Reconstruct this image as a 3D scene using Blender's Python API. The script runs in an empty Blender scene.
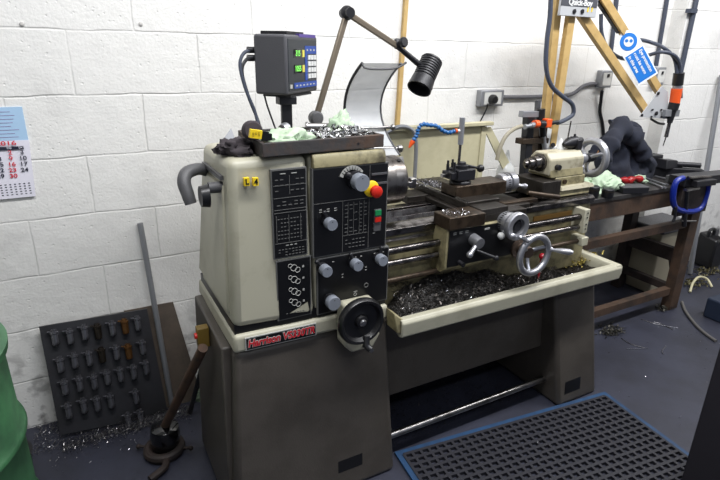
import bpy, bmesh, math, random
from mathutils import Vector, Matrix, Quaternion, noise
random.seed(7)
PI = math.pi
S = bpy.context.scene
COL = S.collection

# ------------------------------------------------------------------ camera
CAM = Vector((0.0109, -2.2467, 1.5331)); YAW, PIT, ROL, F = 0.504514, 0.348418, 0.021688, 526.87
fw = Vector((math.sin(YAW)*math.cos(PIT), math.cos(YAW)*math.cos(PIT), -math.sin(PIT)))
r0 = Vector((math.cos(YAW), -math.sin(YAW), 0)); u0 = r0.cross(fw)
RT = r0*math.cos(ROL) + u0*math.sin(ROL); UP = -r0*math.sin(ROL) + u0*math.cos(ROL)
cd = bpy.data.cameras.new('camera'); cam = bpy.data.objects.new('camera', cd); COL.objects.link(cam)
m = Matrix((RT, UP, -fw)).transposed().to_4x4(); m.translation = CAM; cam.matrix_world = m
cd.sensor_width = 36; cd.lens = F/720*36; cd.clip_start = .05
S.camera = cam

def PL(a, b, pt, n):
    """surveyed point: where the sight line of pixel a,b meets a real plane"""
    d = fw*F + RT*(a-360) - UP*(b-240); n = Vector(n)
    return CAM + d*((Vector(pt)-CAM).dot(n)/d.dot(n))
def P(a, b, ax, v):
    i = 'xyz'.index(ax); n = [0, 0, 0]; n[i] = 1; p = [0, 0, 0]; p[i] = v
    return PL(a, b, p, n)

# ------------------------------------------------------------------ materials
def lin(c): return tuple(((x/255)/12.92 if x/255 <= .04045 else ((x/255+.055)/1.055)**2.4) for x in c)
MC = {}
def mat(name, rgb, rough=.5, metal=0, dirt=None, amt=.5, scale=12, bump=0, bscale=60, alpha=1, emit=0, trans=0, spec=.5, coat=0, dl=.45, dh=.62):
    if name in MC: return MC[name]
    M = bpy.data.materials.new(name); M.use_nodes = True; N = M.node_tree.nodes; L = M.node_tree.links
    b = N['Principled BSDF']; c = (*lin(rgb), 1)
    b.inputs['Base Color'].default_value = c; b.inputs['Roughness'].default_value = rough; b.inputs['Metallic'].default_value = metal
    b.inputs['Alpha'].default_value = alpha; b.inputs['Transmission Weight'].default_value = trans
    b.inputs['Specular IOR Level'].default_value = spec; b.inputs['Coat Weight'].default_value = coat
    if emit: b.inputs['Emission Color'].default_value = c; b.inputs['Emission Strength'].default_value = emit
    tc = N.new('ShaderNodeTexCoord')
    if dirt:
        n = N.new('ShaderNodeTexNoise'); n.inputs['Scale'].default_value = scale; n.inputs['Detail'].default_value = 6; n.inputs['Roughness'].default_value = .65
        L.new(tc.outputs['Object'], n.inputs['Vector'])
        r = N.new('ShaderNodeValToRGB'); r.color_ramp.elements[0].position = dl; r.color_ramp.elements[1].position = dh
        r.color_ramp.elements[0].color = (0, 0, 0, 1); r.color_ramp.elements[1].color = (amt, amt, amt, 1)
        L.new(n.outputs['Fac'], r.inputs['Fac'])
        x = N.new('ShaderNodeMix'); x.data_type = 'RGBA'; x.inputs['A'].default_value = c; x.inputs['B'].default_value = (*lin(dirt), 1)
        L.new(r.outputs['Color'], x.inputs['Factor']); L.new(x.outputs['Result'], b.inputs['Base Color'])
    if bump:
        n2 = N.new('ShaderNodeTexNoise'); n2.inputs['Scale'].default_value = bscale; n2.inputs['Detail'].default_value = 4
        L.new(tc.outputs['Object'], n2.inputs['Vector'])
        bp = N.new('ShaderNodeBump'); bp.inputs['Strength'].default_value = bump; bp.inputs['Distance'].default_value = .004
        L.new(n2.outputs['Fac'], bp.inputs['Height']); L.new(bp.outputs['Normal'], b.inputs['Normal'])
    MC[name] = M; return M

CREAM = mat('cream_paint', (172,169,150), .42, dirt=(126,120,100), amt=.45, scale=9, dl=.5, dh=.75)
CREAMD = mat('cream_paint_chipped', (140,132,100), .5, dirt=(44,38,26), amt=.85, scale=15, dl=.46, dh=.68)
PED = mat('brown_grey_enamel', (76,71,65), .42, dirt=(60,55,49), amt=.6, scale=5, bump=.15, bscale=180)
STEEL = mat('machined_steel', (170,168,166), .28, 1, dirt=(80,76,72), amt=.6, scale=20)
SHAFT = mat('oiled_shaft_steel', (128,124,122), .25, 1, dirt=(50,44,40), amt=.7, scale=30)
CHROME = mat('satin_chrome', (176,177,182), .34, .8, dirt=(140,140,142), amt=.4, scale=30)
OILY = mat('oily_brown_iron', (70,58,46), .38, .55, dirt=(36,28,22), amt=.8, scale=18, bump=.3, bscale=90)
OILYD = mat('dark_oily_iron', (52,48,44), .4, .5, dirt=(30,26,22), amt=.8, scale=18, bump=.3, bscale=90)
BLACKP = mat('black_panel', (12,12,14), .35)
BLACK = mat('black_plastic', (22,22,24), .35)
BLACKM = mat('black_metal', (30,30,34), .42, .2)
BLACKG = mat('gloss_black', (10,10,12), .12, coat=.6)
GREYP = mat('grey_plastic', (78,78,80), .5, bump=.2, bscale=300)
DROG = mat('dro_grey', (72,72,76), .5, bump=.2, bscale=300)
KNOB = mat('grey_knob', (122,127,136), .4)
MARK = mat('panel_white', (170,170,165), .6)
MARKD = mat('panel_grey', (96,96,94), .6)
RED = mat('red_plastic', (200,38,24), .35)
ORANGE = mat('orange_plastic', (225,86,30), .4)
YEL = mat('yellow_plastic', (228,196,30), .45)
GREEN = mat('green_button', (24,140,80), .4)
WOOD = mat('grimy_tray_wood', (56,54,54), .7, dirt=(84,58,38), amt=.6, scale=11, bump=.4, bscale=60)
RUST = mat('rusty_brown_steel', (76,58,45), .6, .1, dirt=(46,38,33), amt=.8, scale=10, bump=.3, bscale=60)
RUSTD = mat('dark_brown_steel', (48,38,34), .65, .1, dirt=(30,26,26), amt=.8, scale=10, bump=.3, bscale=60)
TOPM = mat('dark_bench_top', (50,48,48), .45, .1, dirt=(32,30,28), amt=.8, scale=8, bump=.2)
SWARF = mat('bright_swarf', (185,185,190), .25, 1)
SWARFD = mat('dark_swarf', (90,86,82), .35, 1)
SHEET = mat('beige_sheet_metal', (186,180,150), .5, dirt=(150,142,112), amt=.4, scale=5)
YPAINT = mat('ochre_yellow_paint', (190,160,104), .5, dirt=(160,130,78), amt=.5, scale=14)
WHITEP = mat('white_plate', (215,216,214), .45)
GALV = mat('galvanised_grey', (148,150,154), .45, .6)
CONDG = mat('painted_conduit', (98,98,102), .5)
CABLE = mat('cable_grey_blue', (62,68,82), .5)
CABLEB = mat('cable_black', (26,26,30), .45)
RAG = mat('pale_green_paper', (180,198,172), .8, dirt=(150,176,146), amt=.6, scale=30)
RAGD = mat('grubby_dark_rag', (60,54,58), .9, dirt=(40,36,38), amt=.7, scale=30)
JACK = mat('navy_cloth', (30,34,48), .9, dirt=(22,24,34), amt=.6, scale=10, bump=.2, bscale=200)
BLUEH = mat('blue_hose_plastic', (34,92,150), .35)
BLUEC = mat('blue_clamp_paint', (16,38,130), .35)
MATB = mat('blue_mat_edge', (26,62,98), .6, dirt=(20,40,66), amt=.6, scale=10)
MATK = mat('black_mat_rubber', (28,28,36), .65, bump=.2)
DRUM = mat('green_drum_paint', (56,100,66), .4, dirt=(28,52,38), amt=.9, scale=7, dl=.42, dh=.7)
YCHIP = mat('yellow_brass_chips', (176,160,84), .5, .3)
GLASSW = mat('milky_plastic', (214,216,214), .25, trans=.35)
OILB = mat('white_oil_bottle', (214,210,196), .4)
BCREAM = mat('cream_box_plastic', (168,160,138), .6)

# ------------------------------------------------------------------ mesh building
def basis(d):
    d = Vector(d).normalized(); a = Vector((0, 0, 1)) if abs(d.z) < .95 else Vector((1, 0, 0))
    x = a.cross(d).normalized(); y = d.cross(x); return Matrix((x, y, d)).transposed()
class B:
    def __init__(s): s.bm = bmesh.new()
    def box(s, c, size, rot=None):
        c = Vector(c); vs = []
        for k in range(8):
            v = Vector(((k & 1)-.5, ((k >> 1) & 1)-.5, (k >> 2)-.5)); v = Vector((v.x*size[0], v.y*size[1], v.z*size[2]))
            if rot is not None: v = rot @ v
            vs.append(s.bm.verts.new(c+v))
        for f in ((0,2,3,1),(4,5,7,6),(0,1,5,4),(2,6,7,3),(0,4,6,2),(1,3,7,5)): s.bm.faces.new([vs[i] for i in f])
        return s
    def bb(s, x0, x1, y0, y1, z0, z1): return s.box(((x0+x1)/2, (y0+y1)/2, (z0+z1)/2), (abs(x1-x0), abs(y1-y0), abs(z1-z0)))
    def hexa(s, pts):
        """8 points: bottom ring of four (ccw from above) then top ring"""
        v = [s.bm.verts.new(p) for p in pts]
        for f in ((3,2,1,0),(4,5,6,7),(0,1,5,4),(1,2,6,5),(2,3,7,6),(3,0,4,7)): s.bm.faces.new([v[i] for i in f])
        return s
    def prism(s, poly, axis, lo, hi):
        def mk(a, b, t): return {'x': (t, a, b), 'y': (a, t, b), 'z': (a, b, t)}[axis]
        A = [s.bm.verts.new(mk(a, b, lo)) for a, b in poly]; Bv = [s.bm.verts.new(mk(a, b, hi)) for a, b in poly]
        n = len(poly); s.bm.faces.new(A); s.bm.faces.new(Bv[::-1])
        for i in range(n): s.bm.faces.new((A[i], Bv[i], Bv[(i+1) % n], A[(i+1) % n]))
        return s
    def plate(s, pts, th):
        """flat polygon of 3-D points given thickness th along its normal"""
        p = [Vector(q) for q in pts]; n = (p[1]-p[0]).cross(p[2]-p[1]).normalized()*th
        A = [s.bm.verts.new(q) for q in p]; Bv = [s.bm.verts.new(q+n) for q in p]; k = len(p)
        s.bm.faces.new(A[::-1]); s.bm.faces.new(Bv)
        for i in range(k): s.bm.faces.new((A[i], A[(i+1) % k], Bv[(i+1) % k], Bv[i]))
        return s
    def lathe(s, o, d, prof, seg=24, cap=True):
        """profile of (distance along d, radius)"""
        o = Vector(o); M = basis(d); rings = []
        for t, r in prof:
            rings.append([s.bm.verts.new(o + M @ Vector((r*math.cos(2*PI*i/seg), r*math.sin(2*PI*i/seg), t))) for i in range(seg)])
        for a, b in zip(rings, rings[1:]):
            for i in range(seg): s.bm.faces.new((a[i], a[(i+1) % seg], b[(i+1) % seg], b[i]))
        if cap: s.bm.faces.new(rings[0][::-1]); s.bm.faces.new(rings[-1])
        return s
    def cyl(s, p0, p1, r0, r1=None, seg=20):
        p0, p1 = Vector(p0), Vector(p1); r1 = r0 if r1 is None else r1
        return s.lathe(p0, p1-p0, [(0, r0), ((p1-p0).length, r1)], seg)
    def tube(s, pts, r, seg=10, smooth=6, closed=False):
        pts = [Vector(p) for p in pts]
        if smooth > 1 and len(pts) > 2:
            q = []; n = len(pts); rng = n if closed else n-1
            for i in range(rng):
                a = pts[(i-1) % n] if closed or i else pts[0]; b = pts[i]; c = pts[(i+1) % n]; d = pts[(i+2) % n] if closed or i+2 < n else pts[-1]
                for k in range(smooth):
                    t = k/smooth; q.append(.5*((2*b)+(c-a)*t+(2*a-5*b+4*c-d)*t*t+(3*b-a-3*c+d)*t**3))
            if not closed: q.append(pts[-1])
            pts = q
        n = len(pts); rings = []; nx = None
        for i, p in enumerate(pts):
            d = ((pts[(i+1) % n]-pts[i-1]) if closed else (pts[min(i+1, n-1)]-pts[max(i-1, 0)])).normalized()
            if nx is None: nx = basis(d).col[0]
            nx = (nx - d*nx.dot(d)).normalized(); ny = d.cross(nx); rr = r(i/(n-1)) if callable(r) else r
            rings.append([s.bm.verts.new(p + nx*rr*math.cos(2*PI*k/seg) + ny*rr*math.sin(2*PI*k/seg)) for k in range(seg)])
        for i in range(n if closed else n-1):
            a, b = rings[i], rings[(i+1) % n]
            for k in range(seg): s.bm.faces.new((a[k], a[(k+1) % seg], b[(k+1) % seg], b[k]))
        if not closed: s.bm.faces.new(rings[0][::-1]); s.bm.faces.new(rings[-1])
        return s
    def torus(s, c, d, R, r, seg=40, ms=12, sx=1):
        c = Vector(c); M = basis(d)
        return s.tube([c + M @ Vector((R*math.cos(2*PI*i/seg), R*math.sin(2*PI*i/seg), 0)) for i in range(seg)], r, ms, 1, True)
    def ball(s, c, r, seg=16, sc=(1, 1, 1)):
        res = bmesh.ops.create_uvsphere(s.bm, u_segments=seg, v_segments=max(8, seg//2), radius=r)
        for v in res['verts']: v.co = Vector((v.co.x*sc[0], v.co.y*sc[1], v.co.z*sc[2])) + Vector(c)
        return s
    def bar(s, p0, p1, w, h, up=(0, 0, 1)):
        """rectangular bar from p0 to p1: w across, h along up"""
        p0, p1 = Vector(p0), Vector(p1); d = (p1-p0); L = d.length; d.normalize(); up = Vector(up); up = (up-d*up.dot(d)).normalized(); sd = d.cross(up)
        return s.box((p0+p1)/2, (sd.length*w, L, h), Matrix((sd, d, up)).transposed())
    def build(s, name, mt, parent=None, bevel=0, seg=2, angle=35, smooth=True, floor_origin=True):
        bmesh.ops.recalc_face_normals(s.bm, faces=s.bm.faces)
        me = bpy.data.meshes.new(name); s.bm.to_mesh(me); s.bm.free()
        if not isinstance(mt, (list, tuple)): mt = [mt]
        for q in mt: me.materials.append(q)
        o = bpy.data.objects.new(name, me); COL.objects.link(o)
        xs = [v.co for v in me.vertices]
        lo = Vector((min(v.x for v in xs), min(v.y for v in xs), min(v.z for v in xs))); hi = Vector((max(v.x for v in xs), max(v.y for v in xs), max(v.z for v in xs)))
        org = Vector(((lo.x+hi.x)/2, (lo.y+hi.y)/2, lo.z))
        me.transform(Matrix.Translation(-org)); wl(o, org, parent)
        if bevel:
            bv = o.modifiers.new('bevel', 'BEVEL'); bv.width = bevel; bv.segments = seg; bv.limit_method = 'ANGLE'; bv.angle_limit = math.radians(40)
        if smooth:
            for p in me.polygons: p.use_smooth = True
            me.set_sharp_from_angle(angle=math.radians(angle))
        return o
WL = {}
def wl(o, org, parent):
    WL[o.name] = Vector(org)
    if parent: o.parent = parent; o.location = Vector(org)-WL[parent.name]
    else: o.location = org
def tag(o, label, cat=None, group=None, kind=None):
    if label: o['label'] = label
    if cat: o['category'] = cat
    if group: o['group'] = group
    if kind: o['kind'] = kind
    return o
def thing(name, loc, label, cat, group=None):
    o = bpy.data.objects.new(name, None); o.empty_display_size = .05; COL.objects.link(o); wl(o, loc, None); return tag(o, label, cat, group)
def copy_tree(o, delta, parent=None, label=None):
    c = o.copy(); COL.objects.link(c); c.parent = parent
    if parent is None: c.location = o.location + Vector(delta)
    if label: c['label'] = label
    for ch in list(o.children): copy_tree(ch, (0, 0, 0), c)
    return c
def struct(o): o['kind'] = 'structure'; return o
def text(name, s, origin, xdir, ydir, size, mt, parent, align='LEFT', th=.0004, bold=0, shear=0, sx=1, outline=0):
    cu = bpy.data.curves.new(name, 'FONT'); cu.body = s; cu.size = size; cu.align_x = align; cu.align_y = 'CENTER'; cu.extrude = th; cu.offset = bold; cu.shear = shear
    o = bpy.data.objects.new(name, cu); COL.objects.link(o); bpy.context.view_layer.update()
    me = bpy.data.meshes.new_from_object(o.evaluated_get(bpy.context.evaluated_depsgraph_get())); bpy.data.objects.remove(o); bpy.data.curves.remove(cu)
    x = Vector(xdir).normalized(); y = Vector(ydir); y = (y-x*y.dot(x)).normalized(); z = x.cross(y)
    me.transform(Matrix((x*sx, y, z)).transposed().to_4x4()); me.materials.clear(); me.materials.append(mt)
    q = bpy.data.objects.new(name, me); COL.objects.link(q); wl(q, origin, parent); return q
def swarf(name, spots, n, mt, size=(.006, .02), parent=None, wid=.0012):
    """spots: function returning a point; curls and slivers of cut metal"""
    b = B()
    for i in range(n):
        p = Vector(spots()); L = random.uniform(*size); d = Vector((random.gauss(0, 1), random.gauss(0, 1), random.gauss(0, .45))).normalized()
        e = d.cross(Vector((random.random(), random.random(), random.random()+.1))).normalized()*wid; k = Vector((0, 0, random.uniform(0, .3)*L))
        pts = [p - d*L/2, p + k, p + d*L/2]; up = []; dn = []
        for q in pts: q.z = max(q.z, p.z-.001)
        h = d.cross(e).normalized()*wid*.5
        for q in pts: up.append(b.bm.verts.new(q+e)); dn.append(b.bm.verts.new(q-e+h))
        b.bm.faces.new((up[0], up[1], dn[1], dn[0])); b.bm.faces.new((up[1], up[2], dn[2], dn[1]))
    return b.build(name, mt, parent, smooth=False)
def crumple(name, c, size, mt, seed=0, n=18, parent=None, fold=.5, sq=.9):
    """a rag or paper bundle: a closed lump with folded, creased surface resting on its base"""
    b = B(); res = bmesh.ops.create_icosphere(b.bm, subdivisions=4, radius=1)
    for v in res['verts']:
        p = v.co.copy(); q = p*1.6+Vector((seed*3.1, seed, 0))
        k = 1 + fold*(noise.noise(q)) + fold*.55*(1-2*abs(noise.noise(q*2.3))) + fold*.25*noise.noise(q*5)
        v.co = Vector((p.x*k*size[0]/2, p.y*k*size[1]/2, max(p.z*k, -.35)*size[2]*.74))
    zmin = min(v.co.z for v in b.bm.verts)
    for v in b.bm.verts: v.co += Vector(c) - Vector((0, 0, zmin))
    return b.build(name, mt, parent, angle=80)

# ------------------------------------------------------------------ the room
def wall_material():
    M = bpy.data.materials.new('white_block_wall'); M.use_nodes = True; N = M.node_tree.nodes; L = M.node_tree.links; b = N['Principled BSDF']
    tc = N.new('ShaderNodeTexCoord'); sp = N.new('ShaderNodeSeparateXYZ'); L.new(tc.outputs['Object'], sp.inputs[0])
    cb = N.new('ShaderNodeCombineXYZ'); ad = N.new('ShaderNodeMath'); ad.operation = 'ADD'; ad.inputs[1].default_value = .175+4.5
    L.new(sp.outputs['X'], ad.inputs[0]); L.new(ad.outputs[0], cb.inputs['X']); L.new(sp.outputs['Z'], cb.inputs['Y'])
    # mortar lines wander a little
    nw = N.new('ShaderNodeTexNoise'); nw.inputs['Scale'].default_value = 7; nw.inputs['Detail'].default_value = 3; L.new(tc.outputs['Object'], nw.inputs['Vector'])
    vm = N.new('ShaderNodeVectorMath'); vm.operation = 'MULTIPLY_ADD'; vm.inputs[1].default_value = (.018, .018, 0); L.new(nw.outputs['Color'], vm.inputs[0])
    L.new(cb.outputs[0], vm.inputs[2])
    vs = N.new('ShaderNodeVectorMath'); vs.operation = 'SUBTRACT'; vs.inputs[1].default_value = (.009, .009, 0); L.new(vm.outputs[0], vs.inputs[0])
    br = N.new('ShaderNodeTexBrick'); br.inputs['Scale'].default_value = 1; br.inputs['Brick Width'].default_value = .45; br.inputs['Row Height'].default_value = .225
    br.inputs['Mortar Size'].default_value = .0055; br.inputs['Mortar Smooth'].default_value = 1; br.offset = .5
    br.inputs['Color1'].default_value = (1, 1, 1, 1); br.inputs['Color2'].default_value = (.9, .9, .9, 1); br.inputs['Mortar'].default_value = (0, 0, 0, 1)
    L.new(vs.outputs[0], br.inputs['Vector'])
    # pits
    n1 = N.new('ShaderNodeTexNoise'); n1.inputs['Scale'].default_value = 95; n1.inputs['Detail'].default_value = 5; L.new(tc.outputs['Object'], n1.inputs['Vector'])
    n3 = N.new('ShaderNodeTexNoise'); n3.inputs['Scale'].default_value = 14; n3.inputs['Detail'].default_value = 5; L.new(tc.outputs['Object'], n3.inputs['Vector'])
    vo = N.new('ShaderNodeTexVoronoi'); vo.inputs['Scale'].default_value = 34; L.new(tc.outputs['Object'], vo.inputs['Vector'])
    pit = N.new('ShaderNodeMapRange'); pit.inputs['From Min'].default_value = .06; pit.inputs['From Max'].default_value = .16; L.new(vo.outputs['Distance'], pit.inputs['Value'])
    # base colour : white paint, grime blotches (real dirt), drip at lower courses
    gr = N.new('ShaderNodeTexNoise'); gr.inputs['Scale'].default_value = 2.6; gr.inputs['Detail'].default_value = 7; gr.inputs['Roughness'].default_value = .6; L.new(tc.outputs['Object'], gr.inputs['Vector'])
    gm = N.new('ShaderNodeMapRange'); gm.inputs['From Min'].default_value = .56; gm.inputs['From Max'].default_value = .72; gm.inputs['To Max'].default_value = .28; L.new(gr.outputs['Fac'], gm.inputs['Value'])
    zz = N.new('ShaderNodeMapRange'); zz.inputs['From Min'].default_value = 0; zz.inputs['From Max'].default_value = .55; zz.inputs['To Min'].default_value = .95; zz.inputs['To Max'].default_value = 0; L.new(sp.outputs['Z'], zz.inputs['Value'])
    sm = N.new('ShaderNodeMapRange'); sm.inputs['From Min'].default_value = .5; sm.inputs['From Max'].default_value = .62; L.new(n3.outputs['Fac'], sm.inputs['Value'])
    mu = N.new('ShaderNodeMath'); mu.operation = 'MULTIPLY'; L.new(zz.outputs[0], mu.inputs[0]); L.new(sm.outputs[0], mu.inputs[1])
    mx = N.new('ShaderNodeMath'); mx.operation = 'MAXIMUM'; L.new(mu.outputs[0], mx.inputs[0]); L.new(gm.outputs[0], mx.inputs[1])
    c1 = N.new('ShaderNodeMix'); c1.data_type = 'RGBA'; c1.inputs['A'].default_value = (*lin((228,227,223)), 1); c1.inputs['B'].default_value = (*lin((128,126,124)), 1)
    L.new(mx.outputs[0], c1.inputs['Factor'])
    c2 = N.new('ShaderNodeMix'); c2.data_type = 'RGBA'; c2.blend_type = 'MULTIPLY'; c2.inputs['B'].default_value = (.86, .86, .85, 1)
    fn = N.new('ShaderNodeTexNoise'); fn.inputs['Scale'].default_value = 4.3; fn.inputs['Detail'].default_value = 4; L.new(tc.outputs['Object'], fn.inputs['Vector'])
    fm = N.new('ShaderNodeMapRange'); fm.inputs['From Min'].default_value = .38; fm.inputs['From Max'].default_value = .62; fm.inputs['To Min'].default_value = .25; L.new(fn.outputs['Fac'], fm.inputs['Value'])
    ms = N.new('ShaderNodeMath'); ms.operation = 'MULTIPLY'; L.new(br.outputs['Fac'], ms.inputs[0]); L.new(fm.outputs[0], ms.inputs[1]); L.new(ms.outputs[0], c2.inputs['Factor']); L.new(c1.outputs['Result'], c2.inputs['A'])
    L.new(c2.outputs['Result'], b.inputs['Base Color']); b.inputs['Roughness'].default_value = .55
    inv = N.new('ShaderNodeMath'); inv.operation = 'MULTIPLY'; inv.inputs[1].default_value = -1.1; L.new(ms.outputs[0], inv.inputs[0])
    h1 = N.new('ShaderNodeMath'); h1.operation = 'MULTIPLY_ADD'; h1.inputs[1].default_value = .6; L.new(n1.outputs['Fac'], h1.inputs[0]); L.new(inv.outputs[0], h1.inputs[2])
    h2 = N.new('ShaderNodeMath'); h2.operation = 'MULTIPLY_ADD'; h2.inputs[1].default_value = .5; L.new(pit.outputs[0], h2.inputs[0]); L.new(h1.outputs[0], h2.inputs[2])
    h3 = N.new('ShaderNodeMath'); h3.operation = 'MULTIPLY_ADD'; h3.inputs[1].default_value = 1.3; L.new(n3.outputs['Fac'], h3.inputs[0]); L.new(h2.outputs[0], h3.inputs[2])
    bp = N.new('ShaderNodeBump'); bp.inputs['Strength'].default_value = .5; bp.inputs['Distance'].default_value = .006
    L.new(h3.outputs[0], bp.inputs['Height']); L.new(bp.outputs['Normal'], b.inputs['Normal'])
    return M
WALL = wall_material()
FLOOR = mat('dark_painted_floor', (50,52,65), .5, dirt=(32,32,40), amt=.8, scale=3.2, bump=.2, bscale=40, dl=.4, dh=.7)
CEIL = mat('pale_ceiling', (205,205,205), .8)
def slab(name, x0, x1, y0, y1, z0, z1, m_):
    b = B().bb(x0, x1, y0, y1, z0, z1); bmesh.ops.recalc_face_normals(b.bm, faces=b.bm.faces)
    me = bpy.data.meshes.new(name); b.bm.to_mesh(me); me.materials.append(m_); o = bpy.data.objects.new(name, me); COL.objects.link(o); WL[name] = Vector((0, 0, 0)); return struct(o)
slab('wall_back', -2.2, 6.2, 0, .15, -.05, 3.2, WALL)
slab('trim_1', 3.47, 6.2, -.1, -.0005, 0, 3.2, WALL)      # the pier that steps forward at the right
slab('floor', -2.2, 6.2, -4.6, .15, -.1, 0, FLOOR)
slab('ceiling', -2.2, 6.2, -4.6, .15, 3.2, 3.3, CEIL)
slab('wall_left', -2.3, -2.2, -4.6, .15, 0, 3.2, WALL)
slab('wall_right', 6.2, 6.3, -4.6, .15, 0, 3.2, WALL)

# ------------------------------------------------------------------ the lathe
YS, ZS = -.68, 1.095       # spindle axis
L_ = thing('metal_lathe', (1.2, -.68, 0), 'large cream and brown-grey metalworking lathe standing against the white block wall', 'lathe')
# --- plinth under the headstock
b = B().hexa([(.305,-.905,0),(.93,-.905,0),(.93,-.42,0),(.305,-.42,0),(.350,-.865,.662),(.888,-.865,.662),(.888,-.42,.662),(.350,-.42,.662)])
ped = b.build('headstock_pedestal', PED, L_, bevel=.02, seg=3)
b = B().hexa([(.298,-.86,.04),(.315,-.86,.04),(.315,-.45,.04),(.298,-.45,.04),(.322,-.82,.66),(.36,-.82,.66),(.36,-.45,.68),(.322,-.45,.68)])
b.build('side_door', PED, ped, bevel=.006)
fy1 = lambda z: -.9056+.04*z/.662
fy2 = lambda z: -.9256+.06*z/.60
for x, y, w in ((.80, -.9, .05),):
    a0 = P(339,463,'y',-.903); a1 = P(363,459,'y',-.903)
    B().hexa([(a0.x,fy1(a0.z-.05),a0.z-.05),(a1.x,fy1(a0.z-.05),a0.z-.05),(a1.x,-.88,a0.z-.05),(a0.x,-.88,a0.z-.05),(a0.x,fy1(a0.z),a0.z),(a1.x,fy1(a0.z),a0.z),(a1.x,-.88,a0.z),(a0.x,-.88,a0.z)]).build('floor_fixing_slot', BLACKP, ped)
# --- tailstock pedestal
b = B().hexa([(1.80,-.925,0),(2.06,-.925,0),(2.06,-.45,0),(1.80,-.45,0),(1.730,-.865,.60),(1.980,-.865,.60),(1.980,-.45,.60),(1.730,-.45,.60)])
pr = b.build('tailstock_pedestal', PED, L_, bevel=.018, seg=3)
a0 = P(566,388,'y',-.922); a1 = P(582,375,'y',-.918)
B().hexa([(a0.x,fy2(.055),.055),(a1.x,fy2(.055),.055),(a1.x,-.9,.055),(a0.x,-.9,.055),(a0.x,fy2(.118),.118),(a1.x,fy2(.118),.118),(a1.x,-.89,.118),(a0.x,-.89,.118)]).build('floor_fixing_slot', BLACKP, pr)
# --- panel between the pedestals ; behind it, a dark sheet added for the shade underneath
B().bb(.89, 1.78, -.80, -.785, .265, .61).build('front_skirt', PED, L_, bevel=.003)
B().bb(.91, 1.80, -.47, -.46, .02, .61).build('rear_shade_sheet', RUSTD, L_)
B().cyl((.915,-.83,.10),(1.80,-.83,.10),.014).build('foot_brake_bar', STEEL, L_)
# --- cream band and badge
b = B().hexa([(.347,-.875,.662),(.886,-.875,.655),(.886,-.40,.655),(.347,-.40,.662),(.350,-.875,.722),(.886,-.875,.710),(.886,-.40,.710),(.350,-.40,.722)])
b.build('base_band', CREAM, L_, bevel=.012, seg=3)
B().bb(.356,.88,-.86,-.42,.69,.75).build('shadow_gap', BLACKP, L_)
bx0 = P(245,341,'y',-.877); bx1 = P(316,323,'y',-.877)
bd = B().hexa([(bx0.x,-.879,.669),(bx1.x,-.879,.664),(bx1.x,-.8745,.664),(bx0.x,-.8745,.669),(bx0.x,-.879,.712),(bx1.x,-.879,.707),(bx1.x,-.8745,.707),(bx0.x,-.8745,.712)]).build('name_badge', MARK, L_)
B().hexa([(bx0.x+.003,-.880,.672),(bx1.x-.003,-.880,.667),(bx1.x-.003,-.8755,.667),(bx0.x+.003,-.8755,.672),(bx0.x+.003,-.880,.709),(bx1.x-.003,-.880,.704),(bx1.x-.003,-.8755,.704),(bx0.x+.003,-.8755,.709)]).build('badge_field', BLACKP, bd)
REDT = mat('badge_red', (196,40,50), .4)
for nm, off, mm, yy in (('badge_lettering_edge', .0026, MARK, -.8808), ('badge_lettering', .0008, REDT, -.8818)):
    text(nm, 'Harrison VS330TR', ((bx0.x+bx1.x)/2, yy, .6885), (1, 0, -.02), (0, 0, 1), .034, mm, bd, 'CENTER', bold=off, shear=.15, sx=.84)
# --- end cover (gear cover)
b = B().hexa([(.352,-.868,.742),(.614,-.872,.730),(.614,-.43,.730),(.352,-.45,.738),(.372,-.856,1.244),(.600,-.856,1.244),(.600,-.50,1.244),(.372,-.55,1.244)])
for v in b.bm.verts:
    pass
gc = b.build('gear_end_cover', CREAM, L_, bevel=.024, seg=4)
b = B().hexa([(.346,-.83,.78),(.372,-.83,.78),(.372,-.47,.78),(.346,-.45,.78),(.364,-.80,1.165),(.39,-.80,1.165),(.39,-.555,1.165),(.364,-.555,1.165)])
b.build('side_panel', CREAM, gc, bevel=.006)
b = B().bar((.366,-.80,1.185),(.366,-.58,1.185),.012,.012).build('hinge_strip', GREYP, gc)
# grab handle on the side
hp = [P(207,171,'y',-.60), P(198,169,'y',-.62), P(187,173,'y',-.64), P(184,182,'y',-.66), P(188,195,'y',-.68), P(191,204,'y',-.69)]
hd = B().tube(hp, lambda t: .017+.003*math.sin(t*PI), 12).build('side_grab_handle', GREYP, L_)
pk = P(219,187,'x',.36)
B().cyl(pk+Vector((.012,0,0)), pk-Vector((.03,0,0)), .016).build('latch_stem', GREYP, gc)
pc = pk + Vector((-.032,0,-.022))
lk = B().cyl(pc, pc-Vector((.022,0,0)), .034, .03, 12).build('latch_knob', BLACK, gc)
# yellow letter stickers
for ch, a in (('L', 247), ('4', 256)):
    q = P(a,182,'y',-.875); st = B().bb(q.x-.0075,q.x+.0075,-.8755,-.862,q.z-.011,q.z+.011).build('yellow_sticker', YEL, gc)
    text('sticker_letter', ch, (q.x,-.8762,q.z), (1,0,0), (0,0,1), .020, BLACKP, st, 'CENTER', bold=.0008)
# --- headstock
b = B().hexa([(.620,-.866,.730),(.882,-.866,.720),(.882,-.42,.720),(.620,-.42,.730),(.606,-.852,1.240),(.854,-.852,1.236),(.854,-.48,1.236),(.606,-.48,1.240)])
hs = b.build('headstock_casting', CREAM, L_, bevel=.014, seg=3)
lip = B().prism([(-.872,1.204),(-.85,1.204),(-.85,1.244),(-.862,1.244),(-.870,1.233)],'x',.612,.856).build('top_lip', CREAMD, hs, bevel=.003)
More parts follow.
